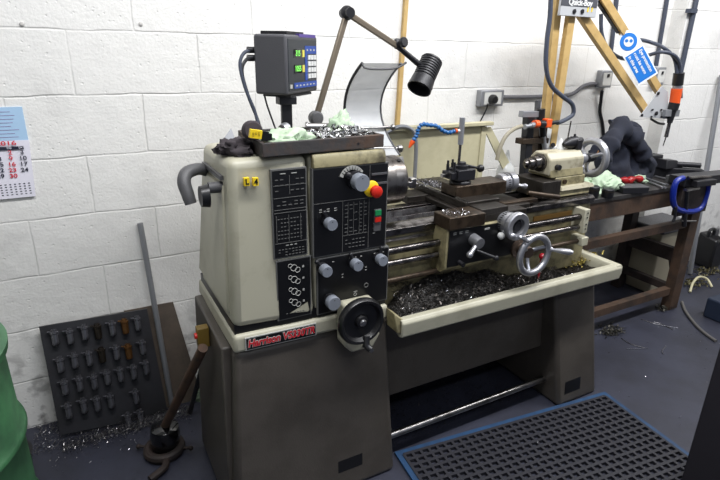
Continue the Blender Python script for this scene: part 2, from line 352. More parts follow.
# plates: frames and black faces.  (px corners measured on the front plane)
def panel(name, x0, x1, z0, z1, y=-.868):
    fr = B().bb(x0, x1, y, -.850, z0, z1).build(name+'_frame', MARKD, hs if x0 > .61 else gc)
    B().bb(x0+.004, x1-.004, y-.002, y+.002, z0+.004, z1-.004).build(name, BLACKP, fr)
    return fr
def fx(a, b_): q = P(a, b_, 'y', -.87); return q.x, q.z
pA = panel('speed_plate', *(.484,.592), .944, 1.212)
pB = panel('gear_chart_plate', .490,.602, .738, .938)
pC = panel('control_panel', .622,.882, .728, .922)
pD = panel('upper_control_panel', .609,.868, .926, 1.204)
def dashes(parent, x0, x1, z0, z1, nx, nz, m_=MARKD, y=-.8716, th=.0022, fill=.6):
    b = B()
    for i in range(nx):
        for j in range(nz):
            if random.random() < .12: continue
            xa = x0+(x1-x0)*(i+.15)/nx; xb = xa+(x1-x0)/nx*fill; z = z0+(z1-z0)*(j+.5)/nz
            b.bb(xa, xb, y, y+.001, z-th/2, z+th/2)
    return b.build('printed_figures', m_, parent, smooth=False)
def rules(parent, segs, m_=MARK, y=-.8716, w=.0013):
    b = B()
    for (x0, z0, x1, z1) in segs: b.bb(min(x0,x1)-w/2, max(x0,x1)+w/2, y, y+.001, min(z0,z1)-w/2, max(z0,z1)+w/2)
    return b.build('printed_lines', m_, parent, smooth=False)
dashes(pA,.492,.586,1.142,1.190,6,3); dashes(pA,.505,.572,1.196,1.202,2,1,MARK,fill=.5)
rules(pA,[(.49,1.129,.588,1.129),(.49,1.094,.588,1.094),(.538,1.14,.538,1.192),(.49,1.165,.588,1.165)],MARKD)
dashes(pA,.495,.584,1.102,1.122,5,2); dashes(pA,.497,.576,1.0,1.072,8,6); rules(pA,[(.495,1.076,.495,.998),(.533,1.076,.533,.998),(.57,1.076,.57,.998),(.49,1.085,.588,1.085),(.49,.992,.588,.992)],MARKD)
dashes(pA,.497,.582,.950,.976,8,3); dashes(pA,.52,.56,.981,.987,3,1,MARK)
for k, z in enumerate((.908,.870,.830,.792)):
    g = B()
    for dx, rr in ((-.012,.006),(0,.010),(.012,.008)):
        g.torus((.545+dx,-.8712,z-dx*.7),(0,1,0),rr,.0009,24,4)
    g.bb(.572,.578,-.872,-.871,z-.003,z+.003); g.build('gear_diagram', MARK, pB)
dashes(pB,.515,.578,.755,.762,7,1)
rules(pD,[(.613,1.098,.80,1.098),(.800,.932,.800,1.20),(.708,.932,.708,1.095),(.711,.985,.796,.985),(.726,.985,.726,1.09),(.746,.985,.746,1.09),(.766,.985,.766,1.09),(.782,.985,.782,1.09)],MARKD)
dashes(pD,.713,.796,.99,1.088,5,8); dashes(pD,.716,.79,.938,.975,6,3); dashes(pD,.626,.70,1.068,1.082,3,2,MARK,fill=.35)
dashes(pD,.815,.828,.97,1.02,1,3,MARK); dashes(pC,.63,.69,.902,.907,3,1,MARK,fill=.3); dashes(pC,.73,.79,.904,.909,3,1,MARK,fill=.3); dashes(pC,.82,.87,.905,.910,3,1,MARK,fill=.3)
dashes(pC,.705,.715,.84,.86,1,2,MARK); dashes(pC,.79,.80,.85,.87,1,2,MARK)
# top right black slots
B().bb(.806,.862,-.874,-.868,1.168,1.174).bb(.806,.862,-.874,-.868,1.138,1.144).build('panel_rails', GREYP, pD)
def knob(px, py, r, ln, par, name='control_knob', mt=KNOB, stem=None, hubr=None):
    q = P(px, py, 'y', -.87-ln); px += 2; py += 1.5; q = P(px, py, 'y', -.87-ln); o = (q.x, -.868, q.z)
    h = B().lathe(o, (0,-1,0), [(0,(hubr or r*1.05)),(ln*.3,(hubr or r*1.05)),(ln*.42,r*.8)], 24).build(name, mt, par) if False else None
    k = B().lathe((q.x,-.868-ln*.3,q.z),(0,-1,0),[(0,r*.88),(ln*.12,r),(ln*.62,r),(ln*.7,r*.94)],28).build(name, mt, par)
    B().lathe(o,(0,-1,0),[(0,(hubr or r)),(ln*.33,(hubr or r)*.92)],24).build('knob_hub', BLACKM, k)
    if stem:
        B().cyl((q.x,-.868-ln*.2,q.z),(q.x+stem[0],-.868-ln*.3,q.z+stem[1]),r*.42,r*.30,12).ball((q.x+stem[0],-.868-ln*.3,q.z+stem[1]),r*.42,12).build('selector_lever', BLACKM, k)
    B().cyl((q.x,-.868-ln*.98,q.z+r*.55),(q.x,-.868-ln*1.005,q.z+r*.55),.0018,seg=8).build('index_dot', BLACKP, k)
    return k
knob(331,224,.018,.045,pD,stem=(-.012,.032)); knob(326,271,.018,.045,pC,stem=(-.022,.026)); knob(357,265,.018,.045,pC,stem=(-.012,.03)); knob(382,260,.018,.042,pC,stem=(.008,.034))
knob(333,303,.023,.040,pC,name='feed_selector_knob')
kb = knob(361,182,.026,.05,pD,name='large_speed_knob',hubr=.031,stem=(-.03,.02))
q = P(352,178,'y',-.872); ar = B()
for k in range(9):
    a = math.radians(40+k*14); ar.box((q.x+.038*math.cos(a),-.8725,q.z-.006+.038*math.sin(a)),(.012,.002,.012),Matrix.Rotation(-a,3,'Y'))
ar.build('speed_dial_arc', MARK, pD)
q = P(377,192,'y',-.90); es = B().lathe((q.x-.004,-.868,q.z+.004),(0,-1,0),[(0,.026),(.006,.026),(.010,.02)],28).build('emergency_stop_ring', YEL, pD)
B().lathe((q.x,-.875,q.z),(0,-1,0),[(0,.012),(.014,.012),(.015,.019),(.027,.019),(.031,.013)],28).build('emergency_stop_button', RED, es)
q = P(378,213,'y',-.875); q2 = P(378,219,'y',-.875); q3 = P(378,227,'y',-.875)
sw = B().bb(q.x-.013,q.x+.013,-.874,-.868,q3.z-.014,q.z+.012).build('start_stop_switch', GREYP, pD, bevel=.001)
B().bb(q.x-.011,q.x+.011,-.878,-.873,q.z-.007,q.z+.009).build('start_button', GREEN, sw); B().bb(q.x-.011,q.x+.011,-.878,-.873,q2.z-.009,q2.z+.006).build('stop_button', RED, sw)
q = P(366,285,'y',-.87); B().torus((q.x,-.871,q.z),(0,1,0),.007,.0018,20,6).build('sight_glass', MARKD, pC)
q = P(355,294,'y',-.87); B().torus((q.x,-.871,q.z),(0,1,0),.005,.001,20,6).bb(q.x-.006,q.x+.008,-.872,-.871,q.z+.009,q.z+.011).build('arrow_mark', MARK, pC)
# wheel drive box and black handwheel
w0 = P(362,322,'y',-.975)
hb = B().prism([(w0.x-.030,w0.z+.035),(w0.x+.080,w0.z+.035),(w0.x+.096,w0.z-.090),(w0.x+.072,w0.z-.135),(w0.x-.008,w0.z-.135),(w0.x-.036,w0.z-.105),(w0.x-.040,w0.z-.02)],'y',-.93,-.868).build('handwheel_gearbox', CREAM, L_, bevel=.008)
B().cyl((w0.x+.05,-.931,w0.z-.118),(w0.x+.05,-.936,w0.z-.118),.005,seg=12).cyl((w0.x+.034,-.931,w0.z-.118),(w0.x+.034,-.934,w0.z-.118),.006,seg=12).build('socket_screw', BLACKM, hb)
R = .077
wh = B().lathe((w0.x,-.955,w0.z),(0,-1,0),[(0,R*.8),(.0,R*.97),(.008,R*1.03),(.020,R*1.03),(.028,R*.96),(.027,R*.86),(.012,R*.76),(.008,R*.45),(.012,R*.3),(.024,R*.24),(.026,R*.12)],48).build('stand_handwheel', BLACK, L_)
B().cyl((w0.x,-.93,w0.z),(w0.x,-.957,w0.z),.02).build('wheel_spindle', BLACKM, wh)
B().lathe((w0.x,-.978,w0.z),(0,-1,0),[(0,.012),(.006,.012),(.009,.008)],20).build('hub_cap', STEEL, wh)
q = P(371,350,'y',-1.0); B().tube([(w0.x+.018,-.975,w0.z-.055),(q.x-.008,-.985,q.z+.012),(q.x,-.998,q.z)],.011,12).build('crank_grip', BLACK, wh)
B().cyl((q.x,-.998,q.z),(q.x,-1.006,q.z),.007,seg=14).build('grip_end', STEEL, wh)
# --- chuck
ck = B().lathe((.852,YS,ZS),(1,0,0),[(0,.062),(.040,.062),(.041,.080),(.080,.080)],48).build('spindle_flange', STEEL, L_)
ck = B().lathe((.925,YS,ZS),(1,0,0),[(0,.082),(.004,.086),(.045,.086),(.047,.084),(.051,.086),(.088,.086),(.094,.081),(.094,.025),(.08,.024)],56).build('chuck_body', mat('chuck_steel',(128,124,120),.32,1,dirt=(70,62,56),amt=.7,scale=22), L_)
for k in range(3):
    a = 2*PI*k/3+PI+.05; d = Vector((0, math.cos(a), math.sin(a)))
    j = B(); M = Matrix(((0,1,0),(d.y,0,-d.z),(d.z,0,d.y)))
    c = Vector((1.02,YS,ZS))+d*.055
    j.box(c+Vector((.008,0,0)),(.05,.016,.018),Matrix((d,Vector((1,0,0)),d.cross(Vector((1,0,0))))).transposed())
    j.box(c+d*.006+Vector((.026,0,0)),(.030,.022,.036),Matrix((d,Vector((1,0,0)),d.cross(Vector((1,0,0))))).transposed())
    j.build('chuck_jaw', STEEL, ck, bevel=.002)
q = Vector((1.02,YS,ZS)) + Vector((0,-.0,.087)); B().cyl((1.0,YS-.04,ZS+.072),(1.0,YS-.043,ZS+.0785),.008,seg=14).build('key_socket', BLACKP, ck)
# --- bed
YB0, YB1, ZB = -.80, -.56, .958
b = B()
b.bb(.875,1.96,YB0+.012,YB0+.05,.634,ZB-.035); b.bb(.875,1.96,YB1-.05,YB1-.012,.634,ZB-.03)
for k in range(5): b.bb(.98+k*.22,1.02+k*.22,YB0+.04,YB1-.04,.68,.92)
bed = b.build('bed_casting', CREAMD, L_, bevel=.004)
b = B().prism([(YB0,.928),(YB0+.055,.928),(YB0+.055,.958),(YB0+.012,.958),(YB0,.950)],'x',.872,1.965)
b.prism([(YB0+.062,.932),(YB0+.095,.932),(YB0+.0785,.966)],'x',.872,1.965)
b.build('front_way', SHAFT, bed, bevel=.001)
b = B().prism([(YB1-.055,.928),(YB1,.928),(YB1,.954),(YB1-.012,.962),(YB1-.055,.962)],'x',.872,1.965); b.prism([(YB1-.10,.932),(YB1-.07,.932),(YB1-.085,.964)],'x',.872,1.965)
b.build('rear_way', SHAFT, bed, bevel=.001)
B().bb(.9,1.13,YB0+.006,YB0+.013,.905,.915).build('way_cover_strip', STEEL, bed)
# brass scale plate at the right end of the bed
B().bb(1.62,1.84,YB0+.006,YB0+.014,.868,.905).build('scale_plate', mat('brass_scale',(120,92,50),.4,.5), bed)
# feed rods
def thread(y, z, r, x0, x1, nm):
    b = B(); n = int((x1-x0)/.006); prof = []
    for i in range(n): prof += [(i*.006, r), (i*.006+.0025, r), (i*.006+.003, r*.88), (i*.006+.0055, r*.88)]
    b.lathe((x0, y, z), (1, 0, 0), prof, 16); return b.build(nm, SHAFT, L_)
thread(-.825,.884,.0135,.878,1.86,'lead_screw')
B().cyl((.878,-.825,.838),(1.86,-.825,.838),.0115).build('feed_rod', SHAFT, L_)
B().cyl((.878,-.825,.773),(1.87,-.825,.773),.010).build('control_rod', OILY, L_)
br = B().hexa([(1.855,-.85,.815),(1.885,-.85,.815),(1.885,-.78,.815),(1.855,-.78,.815),(1.855,-.85,.920),(1.885,-.85,.920),(1.885,-.78,.920),(1.855,-.78,.920)]).build('rod_end_bracket', CREAM, L_, bevel=.003)
for z in (.835,.855,.885,.905): B().cyl((1.87,-.851,z),(1.87,-.853,z),.0035,seg=10).build('bracket_screw', BLACKM, br)
B().bb(1.865,1.905,-.85,-.785,.755,.793).build('lower_rod_bracket', CREAM, L_, bevel=.003)
# --- apron and saddle
XA0, XA1 = 1.118, 1.47; YA = -.872
ap = B().hexa([(XA0+.004,YA,.835),(XA1,YA,.835),(XA1,-.79,.80),(XA0+.004,-.79,.835),(XA0,YA,.945),(XA1,YA,.945),(XA1,-.79,.945),(XA0,-.79,.945)])
ap = B().prism([(YA,.795),(-.85,.775),(-.79,.775),(-.79,.945),(YA,.945)],'x',XA0,XA1).build('apron', CREAMD, L_, bevel=.004)
B().bb(XA0+.008,XA1-.004,YA-.003,YA+.001,.803,.940).build('apron_face_plate', BLACKP, ap)
dashes(ap,XA0+.02,XA0+.10,.922,.934,3,2,MARK,y=YA-.004,fill=.5); dashes(ap,XA0+.16,XA0+.2,.922,.934,1,3,MARK,y=YA-.004); dashes(ap,XA0+.13,XA0+.16,.86,.885,1,3,MARK,y=YA-.004)
tp = B().hexa([(XA0-.004,-.885,.946),(1.275,-.885,.946),(1.275,-.79,.946),(XA0-.004,-.79,.946),(XA0-.004,-.885,.992),(1.275,-.885,.992),(1.275,-.79,.992),(XA0-.004,-.79,.992)]).build('saddle_front_block', OILY, L_, bevel=.003)
sd = B().bb(1.275,1.50,-.86,-.79,.945,.975).bb(1.235,1.56,-.82,-.52,.958,.978).bb(1.15,1.25,-.57,-.47,.955,.985).bb(1.42,1.56,-.56,-.44,.955,.985)
sd.build('saddle', OILYD, L_, bevel=.003)
# cross slide: long plate running to the rear
cs = B().bb(1.258,1.425,-.79,-.40,.978,1.006).bb(1.275,1.405,-.86,-.78,.972,.996).build('cross_slide', OILYD, L_, bevel=.003)
B().bb(1.262,1.272,-.79,-.40,1.006,1.012).build('digital_scale_strip', STEEL, cs)
B().bb(1.44,1.62,-.80,-.77,.968,.985).build('travelling_cover', OILY, L_, bevel=.002)
# cross-slide dial and wheel: axis towards the operator
c0 = P(497,215,'y',-.88); c1 = P(513,222,'y',-.94)
cx, cz = 1.388, .938
dl = B().lathe((cx,-.86,cz),(0,-1,0),[(0,.036),(.010,.036),(.011,.042),(.044,.042),(.046,.032),(.060,.028)],36).build('cross_slide_dial', CHROME, L_)
g = B()
for k in range(30):
    a = 2*PI*k/30; g.box((cx+.0422*math.cos(a),-.882,cz+.0422*math.sin(a)),(.0022,.010 if k%5 else .018,.0035),Matrix.Rotation(-a,3,'Y'))
g.build('dial_graduations', BLACKP, dl)
w = B().lathe((cx,-.918,cz),(0,-1,0),[(.0,.049),(.003,.053),(.018,.053),(.022,.049),(.021,.030),(.008,.028)],40).build('cross_slide_handwheel', CHROME, L_)
B().lathe((cx,-.91,cz),(0,-1,0),[(0,.030),(.016,.027),(.018,.018),(.024,.016)],30).build('wheel_recess', BLACKM, w)
def crankhandle(b, p, r=.009, L=.06):
    b.lathe(p, (0,-1,0), [(0,r*.6),(.006,r*.9),(.012,r*.55),(L*.5,r),(L*.85,r*1.15),(L,r*.5)], 16); return b
crankhandle(B(), (cx+.012,-.937,cz-.040), .009, .050).build('crank_handle', CHROME, w)
B().ball((cx-.026,-.938,cz-.03),.011).build('counterweight', CHROME, w)
# big carriage handwheel
wx, wz = 1.468, .822
w = B().torus((wx,-.955,wz),(0,1,0),.072,.0125,56,14).build('carriage_handwheel', CHROME, L_)
for k in range(3):
    a = 2*PI*k/3+.35; B().tube([(wx+.016*math.cos(a),-.925,wz+.016*math.sin(a)),(wx+.04*math.cos(a),-.935,wz+.04*math.sin(a)),(wx+.066*math.cos(a),-.952,wz+.066*math.sin(a))],.0075,10).build('spoke', CHROME, w)
B().lathe((wx,-.872,wz),(0,-1,0),[(0,.04),(.012,.04),(.014,.024),(.035,.022),(.05,.024),(.062,.02)],30).build('wheel_hub', mat('brown_hub',(98,84,74),.4,.5), w)
ch = B(); d = Vector((.50,-.82,.05)).normalized(); ch.lathe((wx+.07,-.955,wz+.012), d, [(0,.007),(.012,.011),(.02,.006),(.05,.011),(.078,.012),(.09,.006)],16); ch.build('crank_handle', CHROME, w)
# apron levers
q = P(483,247,'y',-.93)
kk = B().cyl((1.235,-.872,.895),(1.235,-.915,.890),.022,.020,24).build('feed_lever_hub', CHROME, ap)
B().cyl((1.235,-.90,.890),(1.185,-.925,.865),.007,.009,12).ball((1.18,-.927,.862),.012).build('feed_lever', CHROME, kk)
B().cyl((1.26,-.872,.845),(1.31,-.915,.825),.006,.007,12).ball((1.315,-.918,.823),.011).build('thread_lever', BLACKM, ap)
B().cyl((1.18,-.872,.815),(1.18,-.90,.812),.009,seg=14).build('drain_plug', BLACKM, ap)
B().ball((1.355,-.89,.895),.014).build('push_button', WHITEP, ap)
B().cyl((1.63,-.85,.64),(1.63,-.85,.745),.004).ball((1.63,-.855,.752),.014).build('red_lever_ball', mat('dark_red_ball',(140,22,34),.25), L_)
# --- compound slide and toolpost
Rz = Matrix.Rotation(0.0, 3, 'Z')
B().lathe((1.34,-.66,1.0),(0,0,1),[(0,.055),(.010,.055)],32).build('swivel_base', OILY, L_)
cp = B().bb(1.262,1.515,-.725,-.630,.998,1.050).build('compound_slide', OILY, L_, bevel=.003)
B().lathe((1.515,-.680,1.030),(1,0,0),[(0,.034),(.006,.039),(.036,.039),(.037,.029),(.044,.029),(.045,.041),(.072,.041),(.072,.030),(.078,.014)],36).build('compound_dial', CHROME, cp)
g = B()
for k in range(26):
    a = 2*PI*k/26; g.box((1.540,-.680+.0392*math.cos(a),1.030+.0392*math.sin(a)),(.010 if k%5 else .018,.0022,.0035),Matrix.Rotation(a,3,'X'))
g.build('dial_graduations', BLACKP, cp)
B().lathe((1.578,-.700,1.022),(.6,-.6,-.05),[(0,.006),(.01,.010),(.03,.007),(.045,.012),(.055,.007)],14).build('crank_handle', CHROME, cp)
tpx, tpy = 1.318, -.675
tq = B().lathe((tpx,tpy,1.048),(0,0,1),[(0,.042),(.012,.042),(.014,.034),(.02,.034)],28).bb(tpx-.042,tpx+.042,tpy-.038,tpy+.038,1.066,1.108).build('toolpost', BLACKM, L_, bevel=.003)
for dx, dy in ((-.05,-.02),(-.05,.02),(-.02,.03)): B().cyl((tpx+dx,tpy+dy,1.08),(tpx+dx,tpy+dy,1.124),.006,seg=10).cyl((tpx+dx,tpy+dy,1.124),(tpx+dx,tpy+dy,1.138),.0045,seg=8).build('clamp_screw', BLACKM, tq)
B().bb(tpx-.068,tpx-.042,tpy-.03,tpy+.03,1.073,1.100).build('tool_holder', BLACKM, tq, bevel=.002); B().bb(tpx-.092,tpx-.066,tpy-.008,tpy+.008,1.080,1.092).build('tool_bit', STEEL, tq)
B().lathe((tpx,tpy,1.108),(0,0,1),[(0,.026),(.012,.026),(.014,.018),(.024,.016)],20).build('lever_hub', BLACKM, tq)
B().cyl((tpx,tpy,1.122),(tpx+.078,tpy-.01,1.103),.006,.005,12).build('lever_arm', BLACKM, tq); B().ball((tpx+.086,tpy-.012,1.102),.0155,20).build('lever_ball', BLACK, tq)
B().cyl((tpx-.006,tpy+.01,1.125),(tpx-.006,tpy+.01,1.20),.0055).build('coolant_post', SHAFT, tq)
cpst = B().cyl((tpx-.006,tpy+.01,1.198),(tpx-.007,tpy+.01,1.298),.0105).build('coolant_manifold', GALV, tq)
# blue segmented coolant hose, clipped into the manifold
chs = thing('coolant_hose', P(457,131,'y',-.665), 'blue segmented coolant hose with orange nozzle arching off the toolpost post', 'hose')
hpts = [P(a, b_, 'y', -.665) for a, b_ in ((455,131),(449,133),(443,131),(437,126),(429,125),(422,124),(418,129),(417,135),(413,141))]
path = []
for i in range(len(hpts)-1):
    for k in range(2): path.append(hpts[i].lerp(hpts[i+1], k/2))
path.append(hpts[-1]); b = B()
for i in range(len(path)-1):
    d = (path[i+1]-path[i]); b.lathe(path[i], d, [(0,.0045),(d.length*.15,.0075),(d.length*.6,.0085),(d.length*.8,.0055),(d.length,.0045)], 12)
b.build('hose_segments', BLUEH, chs)
d = (path[-1]-path[-2]).normalized(); B().lathe(path[-1], d+Vector((-.1,0,-.3)), [(0,.009),(.008,.009),(.028,.003)], 14).build('orange_nozzle', ORANGE, chs)
B().cyl(hpts[0], hpts[0]+Vector((.008,0,0)), .009).build('orange_collar', ORANGE, chs); B().cyl(hpts[0]+Vector((.008,0,0)), (tpx-.010,tpy+.01,hpts[0].z), .006).build('elbow_fitting', WHITEP, chs)
# --- tailstock
tb = B().hexa([(1.79,-.768,.962),(1.965,-.768,.962),(1.965,-.58,.962),(1.79,-.58,.962),(1.78,-.758,.998),(1.975,-.758,.998),(1.975,-.59,.998),(1.78,-.59,.998)])
tb.bb(1.772,1.955,-.742,-.61,.998,1.04); tb.hexa([(1.745,-.742,1.04),(1.94,-.742,1.04),(1.94,-.61,1.04),(1.745,-.61,1.04),(1.74,-.735,1.075),(1.94,-.735,1.075),(1.94,-.62,1.075),(1.74,-.62,1.075)])
ts = tb.build('tailstock_base', CREAMD, L_, bevel=.004)
CREAMT = mat('tailstock_cream', (170,164,142), .42, dirt=(104,94,72), amt=.6, scale=16, dl=.52, dh=.66)
B().prism([(-.735,1.05),(-.62,1.05),(-.62,1.115),(-.645,1.142),(-.71,1.142),(-.735,1.115)],'x',1.735,1.94).build('tailstock_barrel_housing', CREAMT, ts, bevel=.006)
B().hexa([(1.785,-.772,.990),(1.985,-.772,.990),(1.985,-.60,.990),(1.785,-.60,.990),(1.79,-.765,1.003),(1.98,-.765,1.003),(1.98,-.60,1.003),(1.79,-.60,1.003)]).build('base_lip', CREAMT, ts)
B().bb(1.68,1.785,-.765,-.60,.963,1.035).build('tailstock_shoe', OILYD, ts, bevel=.004)
B().cyl((1.825,-.742,1.02),(1.825,-.75,1.02),.010).build('locking_screw', OILY, ts)
B().lathe((1.735,YS,ZS+.003),(-1,0,0),[(0,.038),(.010,.038),(.012,.029),(.045,.029),(.046,.022),(.075,.022),(.078,.014),(.09,.010)],30).build('quill', SHAFT, ts)
B().cyl((1.775,-.735,1.085),(1.775,-.752,1.085),.012).build('quill_lock', BLACKM, ts)
B().lathe((1.94,YS,ZS),(1,0,0),[(0,.036),(.02,.036),(.022,.028),(.05,.028),(.06,.02),(.12,.018)],28).build('tailstock_dial', CHROME, ts)
tw = B().torus((2.055,YS,ZS),(1,0,0),.074,.016,48,12).build('tailstock_handwheel', CHROME, L_)
for k in range(3):
    a = 2*PI*k/3+.6; B().tube([(2.03,YS,ZS),(2.035,YS+.04*math.cos(a),ZS+.04*math.sin(a)),(2.05,YS+.070*math.cos(a),ZS+.070*math.sin(a))],.008,10).build('spoke', CHROME, tw)
B().cyl((2.01,YS,ZS),(2.06,YS,ZS),.02).build('wheel_hub', BLACKM, tw)
B().lathe((2.055,YS+.02,ZS-.072),(1,0,0),[(0,.007),(.01,.011),(.04,.008),(.07,.012),(.08,.007)],14).build('crank_handle', BLACKM, tw)
B().cyl((1.60,-.76,1.0),(1.74,-.80,.975),.009,.012,14).build('tailstock_clamp_lever', OILY, ts)
# --- chip tray
TX0, TX1, TY0, TY1, TZ = .895, 2.020, -.955, -.33, .625
b = B()
ring = [(TX0,TY0),(TX1,TY0),(TX1,TY1),(TX0,TY1)]
b.bb(TX0,TX1,TY0+.012,TY1,TZ,TZ+.006)
b.bb(TX0,TX1-.02,TY0+.01,TY0+.016,TZ,TZ+.05)
tray = b.build('chip_tray_floor', OILYD, L_)
prof = [(TY0+.004,.616),(TY0+.02,.610),(TY0+.045,.618),(TY0+.045,.660),(TY0+.038,.678),(TY0+.012,.680),(TY0,.668)]
rim = B().prism(prof,'x',TX0,TX1); rim.build('chip_tray_front_rim', CREAM, L_, bevel=.005, seg=3)
B().prism([(TX1-.04,.616),(TX1,.616),(TX1+.012,.638),(TX1+.012,.67),(TX1,.680),(TX1-.03,.680),(TX1-.04,.66)],'y',TY0+.006,TY1).build('chip_tray_end_rim', CREAM, L_, bevel=.005, seg=3)
B().hexa([(.884,TY0+.012,.630),(.905,TY0+.012,.630),(.905,-.87,.630),(.884,-.87,.630),(.878,TY0+.03,.70),(.905,TY0+.012,.680),(.905,-.87,.68),(.878,-.87,.70)]).build('chip_tray_left_rim', CREAMD, L_, bevel=.004)
B().bb(TX0,TX1,TY1-.006,TY1,.625,.78).build('chip_tray_back', OILYD, L_)
# --- rear splash guard
sx0, sx1 = P(384,128,'y',-.28).x, P(488,123,'y',-.28).x; sz = 1.205
sp = B().bb(sx0-.03,sx1-.02,-.286,-.280,.70,sz).build('splash_guard', SHEET, L_)
B().bb(sx0-.03,sx1+.01,-.312,-.278,sz-.004,sz+.014).build('guard_top_lip', SHEET, sp, bevel=.003)
B().plate([P(484,128,'y',-.29),P(491,127,'y',-.29),(P(524,190,'y',-.29)),(P(513,190,'y',-.29))],.008).build('guard_brace', SHEET, sp)
B().bb(sx1-.045,sx1-.015,-.292,-.28,.70,sz-.01).build('guard_end_post', SHEET, sp)
B().tube([P(366,150,'y',-.30)+Vector((0,0,.06)),P(372,140,'y',-.30),P(398,127,'y',-.31),P(412,130,'y',-.32),P(416,142,'y',-.33),P(415,172,'y',-.33),P(414,188,'y',-.34)],.009,10).build('coolant_supply_pipe', GALV, L_)
# --- chuck guard, tipped up
b = B(); n = 14; gv = []
for side in (0, 1):
    for layer in (0, 1):
        row = []
        for i in range(n+1):
            t = i/n; z = 1.15+.335*t; u = (t-.5)/.5
            y = -.385 - (.135 if t > .5 else .16)*u*u + layer*.003
            row.append(b.bm.verts.new(((.958 if side == 0 else 1.118+.004*t), y, z)))
        gv.append(row)
A0, A1, B0, B1 = gv
for i in range(n):
    b.bm.faces.new((A0[i],B0[i],B0[i+1],A0[i+1])); b.bm.faces.new((A1[i],A1[i+1],B1[i+1],B1[i])); b.bm.faces.new((A0[i],A0[i+1],A1[i+1],A1[i])); b.bm.faces.new((B0[i],B1[i],B1[i+1],B0[i+1]))
b.bm.faces.new((A0[n],B0[n],B1[n],A1[n])); b.bm.faces.new((A0[0],A1[0],B1[0],B0[0]))
eL = [v.co.copy() for v in A0]; eR = [v.co.copy() for v in B0]
cg = b.build('chuck_guard', mat('guard_clouded_plastic',(208,211,214),.45,0,dirt=(190,192,194),amt=.5,scale=8,alpha=.5), L_, angle=60)
B().tube(eL,.0055,8,1).build('guard_edging', BLACKM, cg); B().tube(eR,.004,8,1).build('guard_edging', GREYP, cg)
B().tube([eL[-1],eL[-1]+Vector((.016,-.01,-.018)),eR[-1]+Vector((-.035,-.008,-.018)),eR[-1]+Vector((.012,-.016,.004))],.004,8,4).build('guard_top_edge', GREYP, cg)
B().cyl((.95,-.435,1.245),(1.145,-.435,1.24),.006).ball((1.15,-.435,1.24),.012).build('guard_hinge_rod', STEEL, cg)
B().cyl((.87,-.50,1.185),(1.14,-.50,1.165),.009).ball((1.145,-.50,1.165),.016).build('guard_pivot_rod', STEEL, L_)
B().bb(.86,.95,-.53,-.45,1.13,1.19).build('guard_pivot_block', CREAMD, L_, bevel=.004)
# ------------------------------------------------------------------ swarf
def on_tray():
    while True:
        x = random.uniform(.91, 2.0); y = random.uniform(TY0+.05, TY1-.02)
        h = .006+.05*max(0, math.sin((x-.9)*5.5))*(random.random()**.5)*(1 if y > -.9 else .5)
        if x > 1.5: h *= .4
        return (x, y, TZ+.007+h*random.random())
tag(swarf('swarf', on_tray, 5200, SWARFD, (.006,.022), wid=.0014), 'tangle of dark metal swarf lying in the chip tray under the bed', 'metal shavings', kind='stuff')
tag(swarf('swarf', on_tray, 1300, SWARF, (.004,.014), wid=.0009), 'bright silver slivers scattered over the chip tray', 'metal shavings', kind='stuff')
# heap mound in the tray
def MH(x, y):
    t = max(0, min(1, (y+.912)/.12)); w_ = max(.12, 1-max(0,(x-1.22))/.42); return (.010+.095*t**1.2*w_)*(1+.35*noise.noise(Vector((x*9, y*9, 2))))
def mound(name, x0, x1, y0, y1, z0, h, mt, label, cat, seed=1, flat=.02):
    b = B(); nx, ny = 36, 20; g = [[None]*(ny+1) for _ in range(nx+1)]
    for i in range(nx+1):
        for j in range(ny+1):
            u, v = i/nx, j/ny; e = min(1, 5*min(u,1-u))*min(1, 5*min(v,1-v)); x = x0+(x1-x0)*u; y = y0+(y1-y0)*v
            g[i][j] = b.bm.verts.new((x, y, z0+MH(x,y)*min(1,8*min(u,1-u)) + e*.004*noise.noise(Vector((x*60,y*60,seed))) ))
    for i in range(nx):
        for j in range(ny): b.bm.faces.new((g[i][j], g[i+1][j], g[i+1][j+1], g[i][j+1]))
    o = b.build(name, mt, None, angle=180); return tag(o, label, cat, kind='stuff')
mound('swarf_heap', .91, 1.80, -.912, -.792, TZ+.007, .05, mat('packed_swarf',(44,42,40),.45,.6,dirt=(92,90,88),amt=.8,scale=120,bump=1,bscale=220), 'packed dark heap of oily swarf in the left half of the chip tray', 'metal shavings')
def heap_spot():
    x = random.uniform(.93,1.78); y = random.uniform(-.908,-.798); return (x, y, TZ+.010+MH(x,y)+random.random()*.008)
tag(swarf('swarf', heap_spot, 3600, SWARFD, (.006,.024), wid=.0013), 'loose grey curls lying on top of the packed swarf heap', 'metal shavings', kind='stuff')
tag(swarf('swarf', heap_spot, 900, SWARF, (.004,.014), wid=.0009), 'bright silver curls glinting on top of the packed swarf heap', 'metal shavings', kind='stuff')
tag(swarf('swarf', lambda: (random.gauss(1.30,.035), random.gauss(-.50,.04), 1.008+random.random()*.004), 700, SWARF, (.004,.012), wid=.001), 'fine silver chips on the rear of the cross slide beside the toolpost', 'metal shavings', kind='stuff')
tag(swarf('swarf', lambda: (random.uniform(XA0+.004,1.22), random.uniform(-.88,-.80), .994+random.random()*.003), 300, SWARF, (.003,.009), wid=.0009), 'fine silver chips on the front block of the saddle', 'metal shavings', kind='stuff')
yc = P(577,259,'z',.645)
tag(swarf('brass_chips', lambda: (random.gauss(yc.x,.05), random.gauss(yc.y,.022), .634+abs(random.gauss(0,.014))), 700, YCHIP, (.010,.028), wid=.003), 'heap of yellow chips at the right end of the chip tray', 'metal shavings', kind='stuff')
def floor_pile(): 
    x = random.uniform(-.30,.30); y = random.gauss(-.19,.024) if x > -.2 else random.uniform(-.20,-.01); return (x, y, .003+abs(random.gauss(0,.008)))
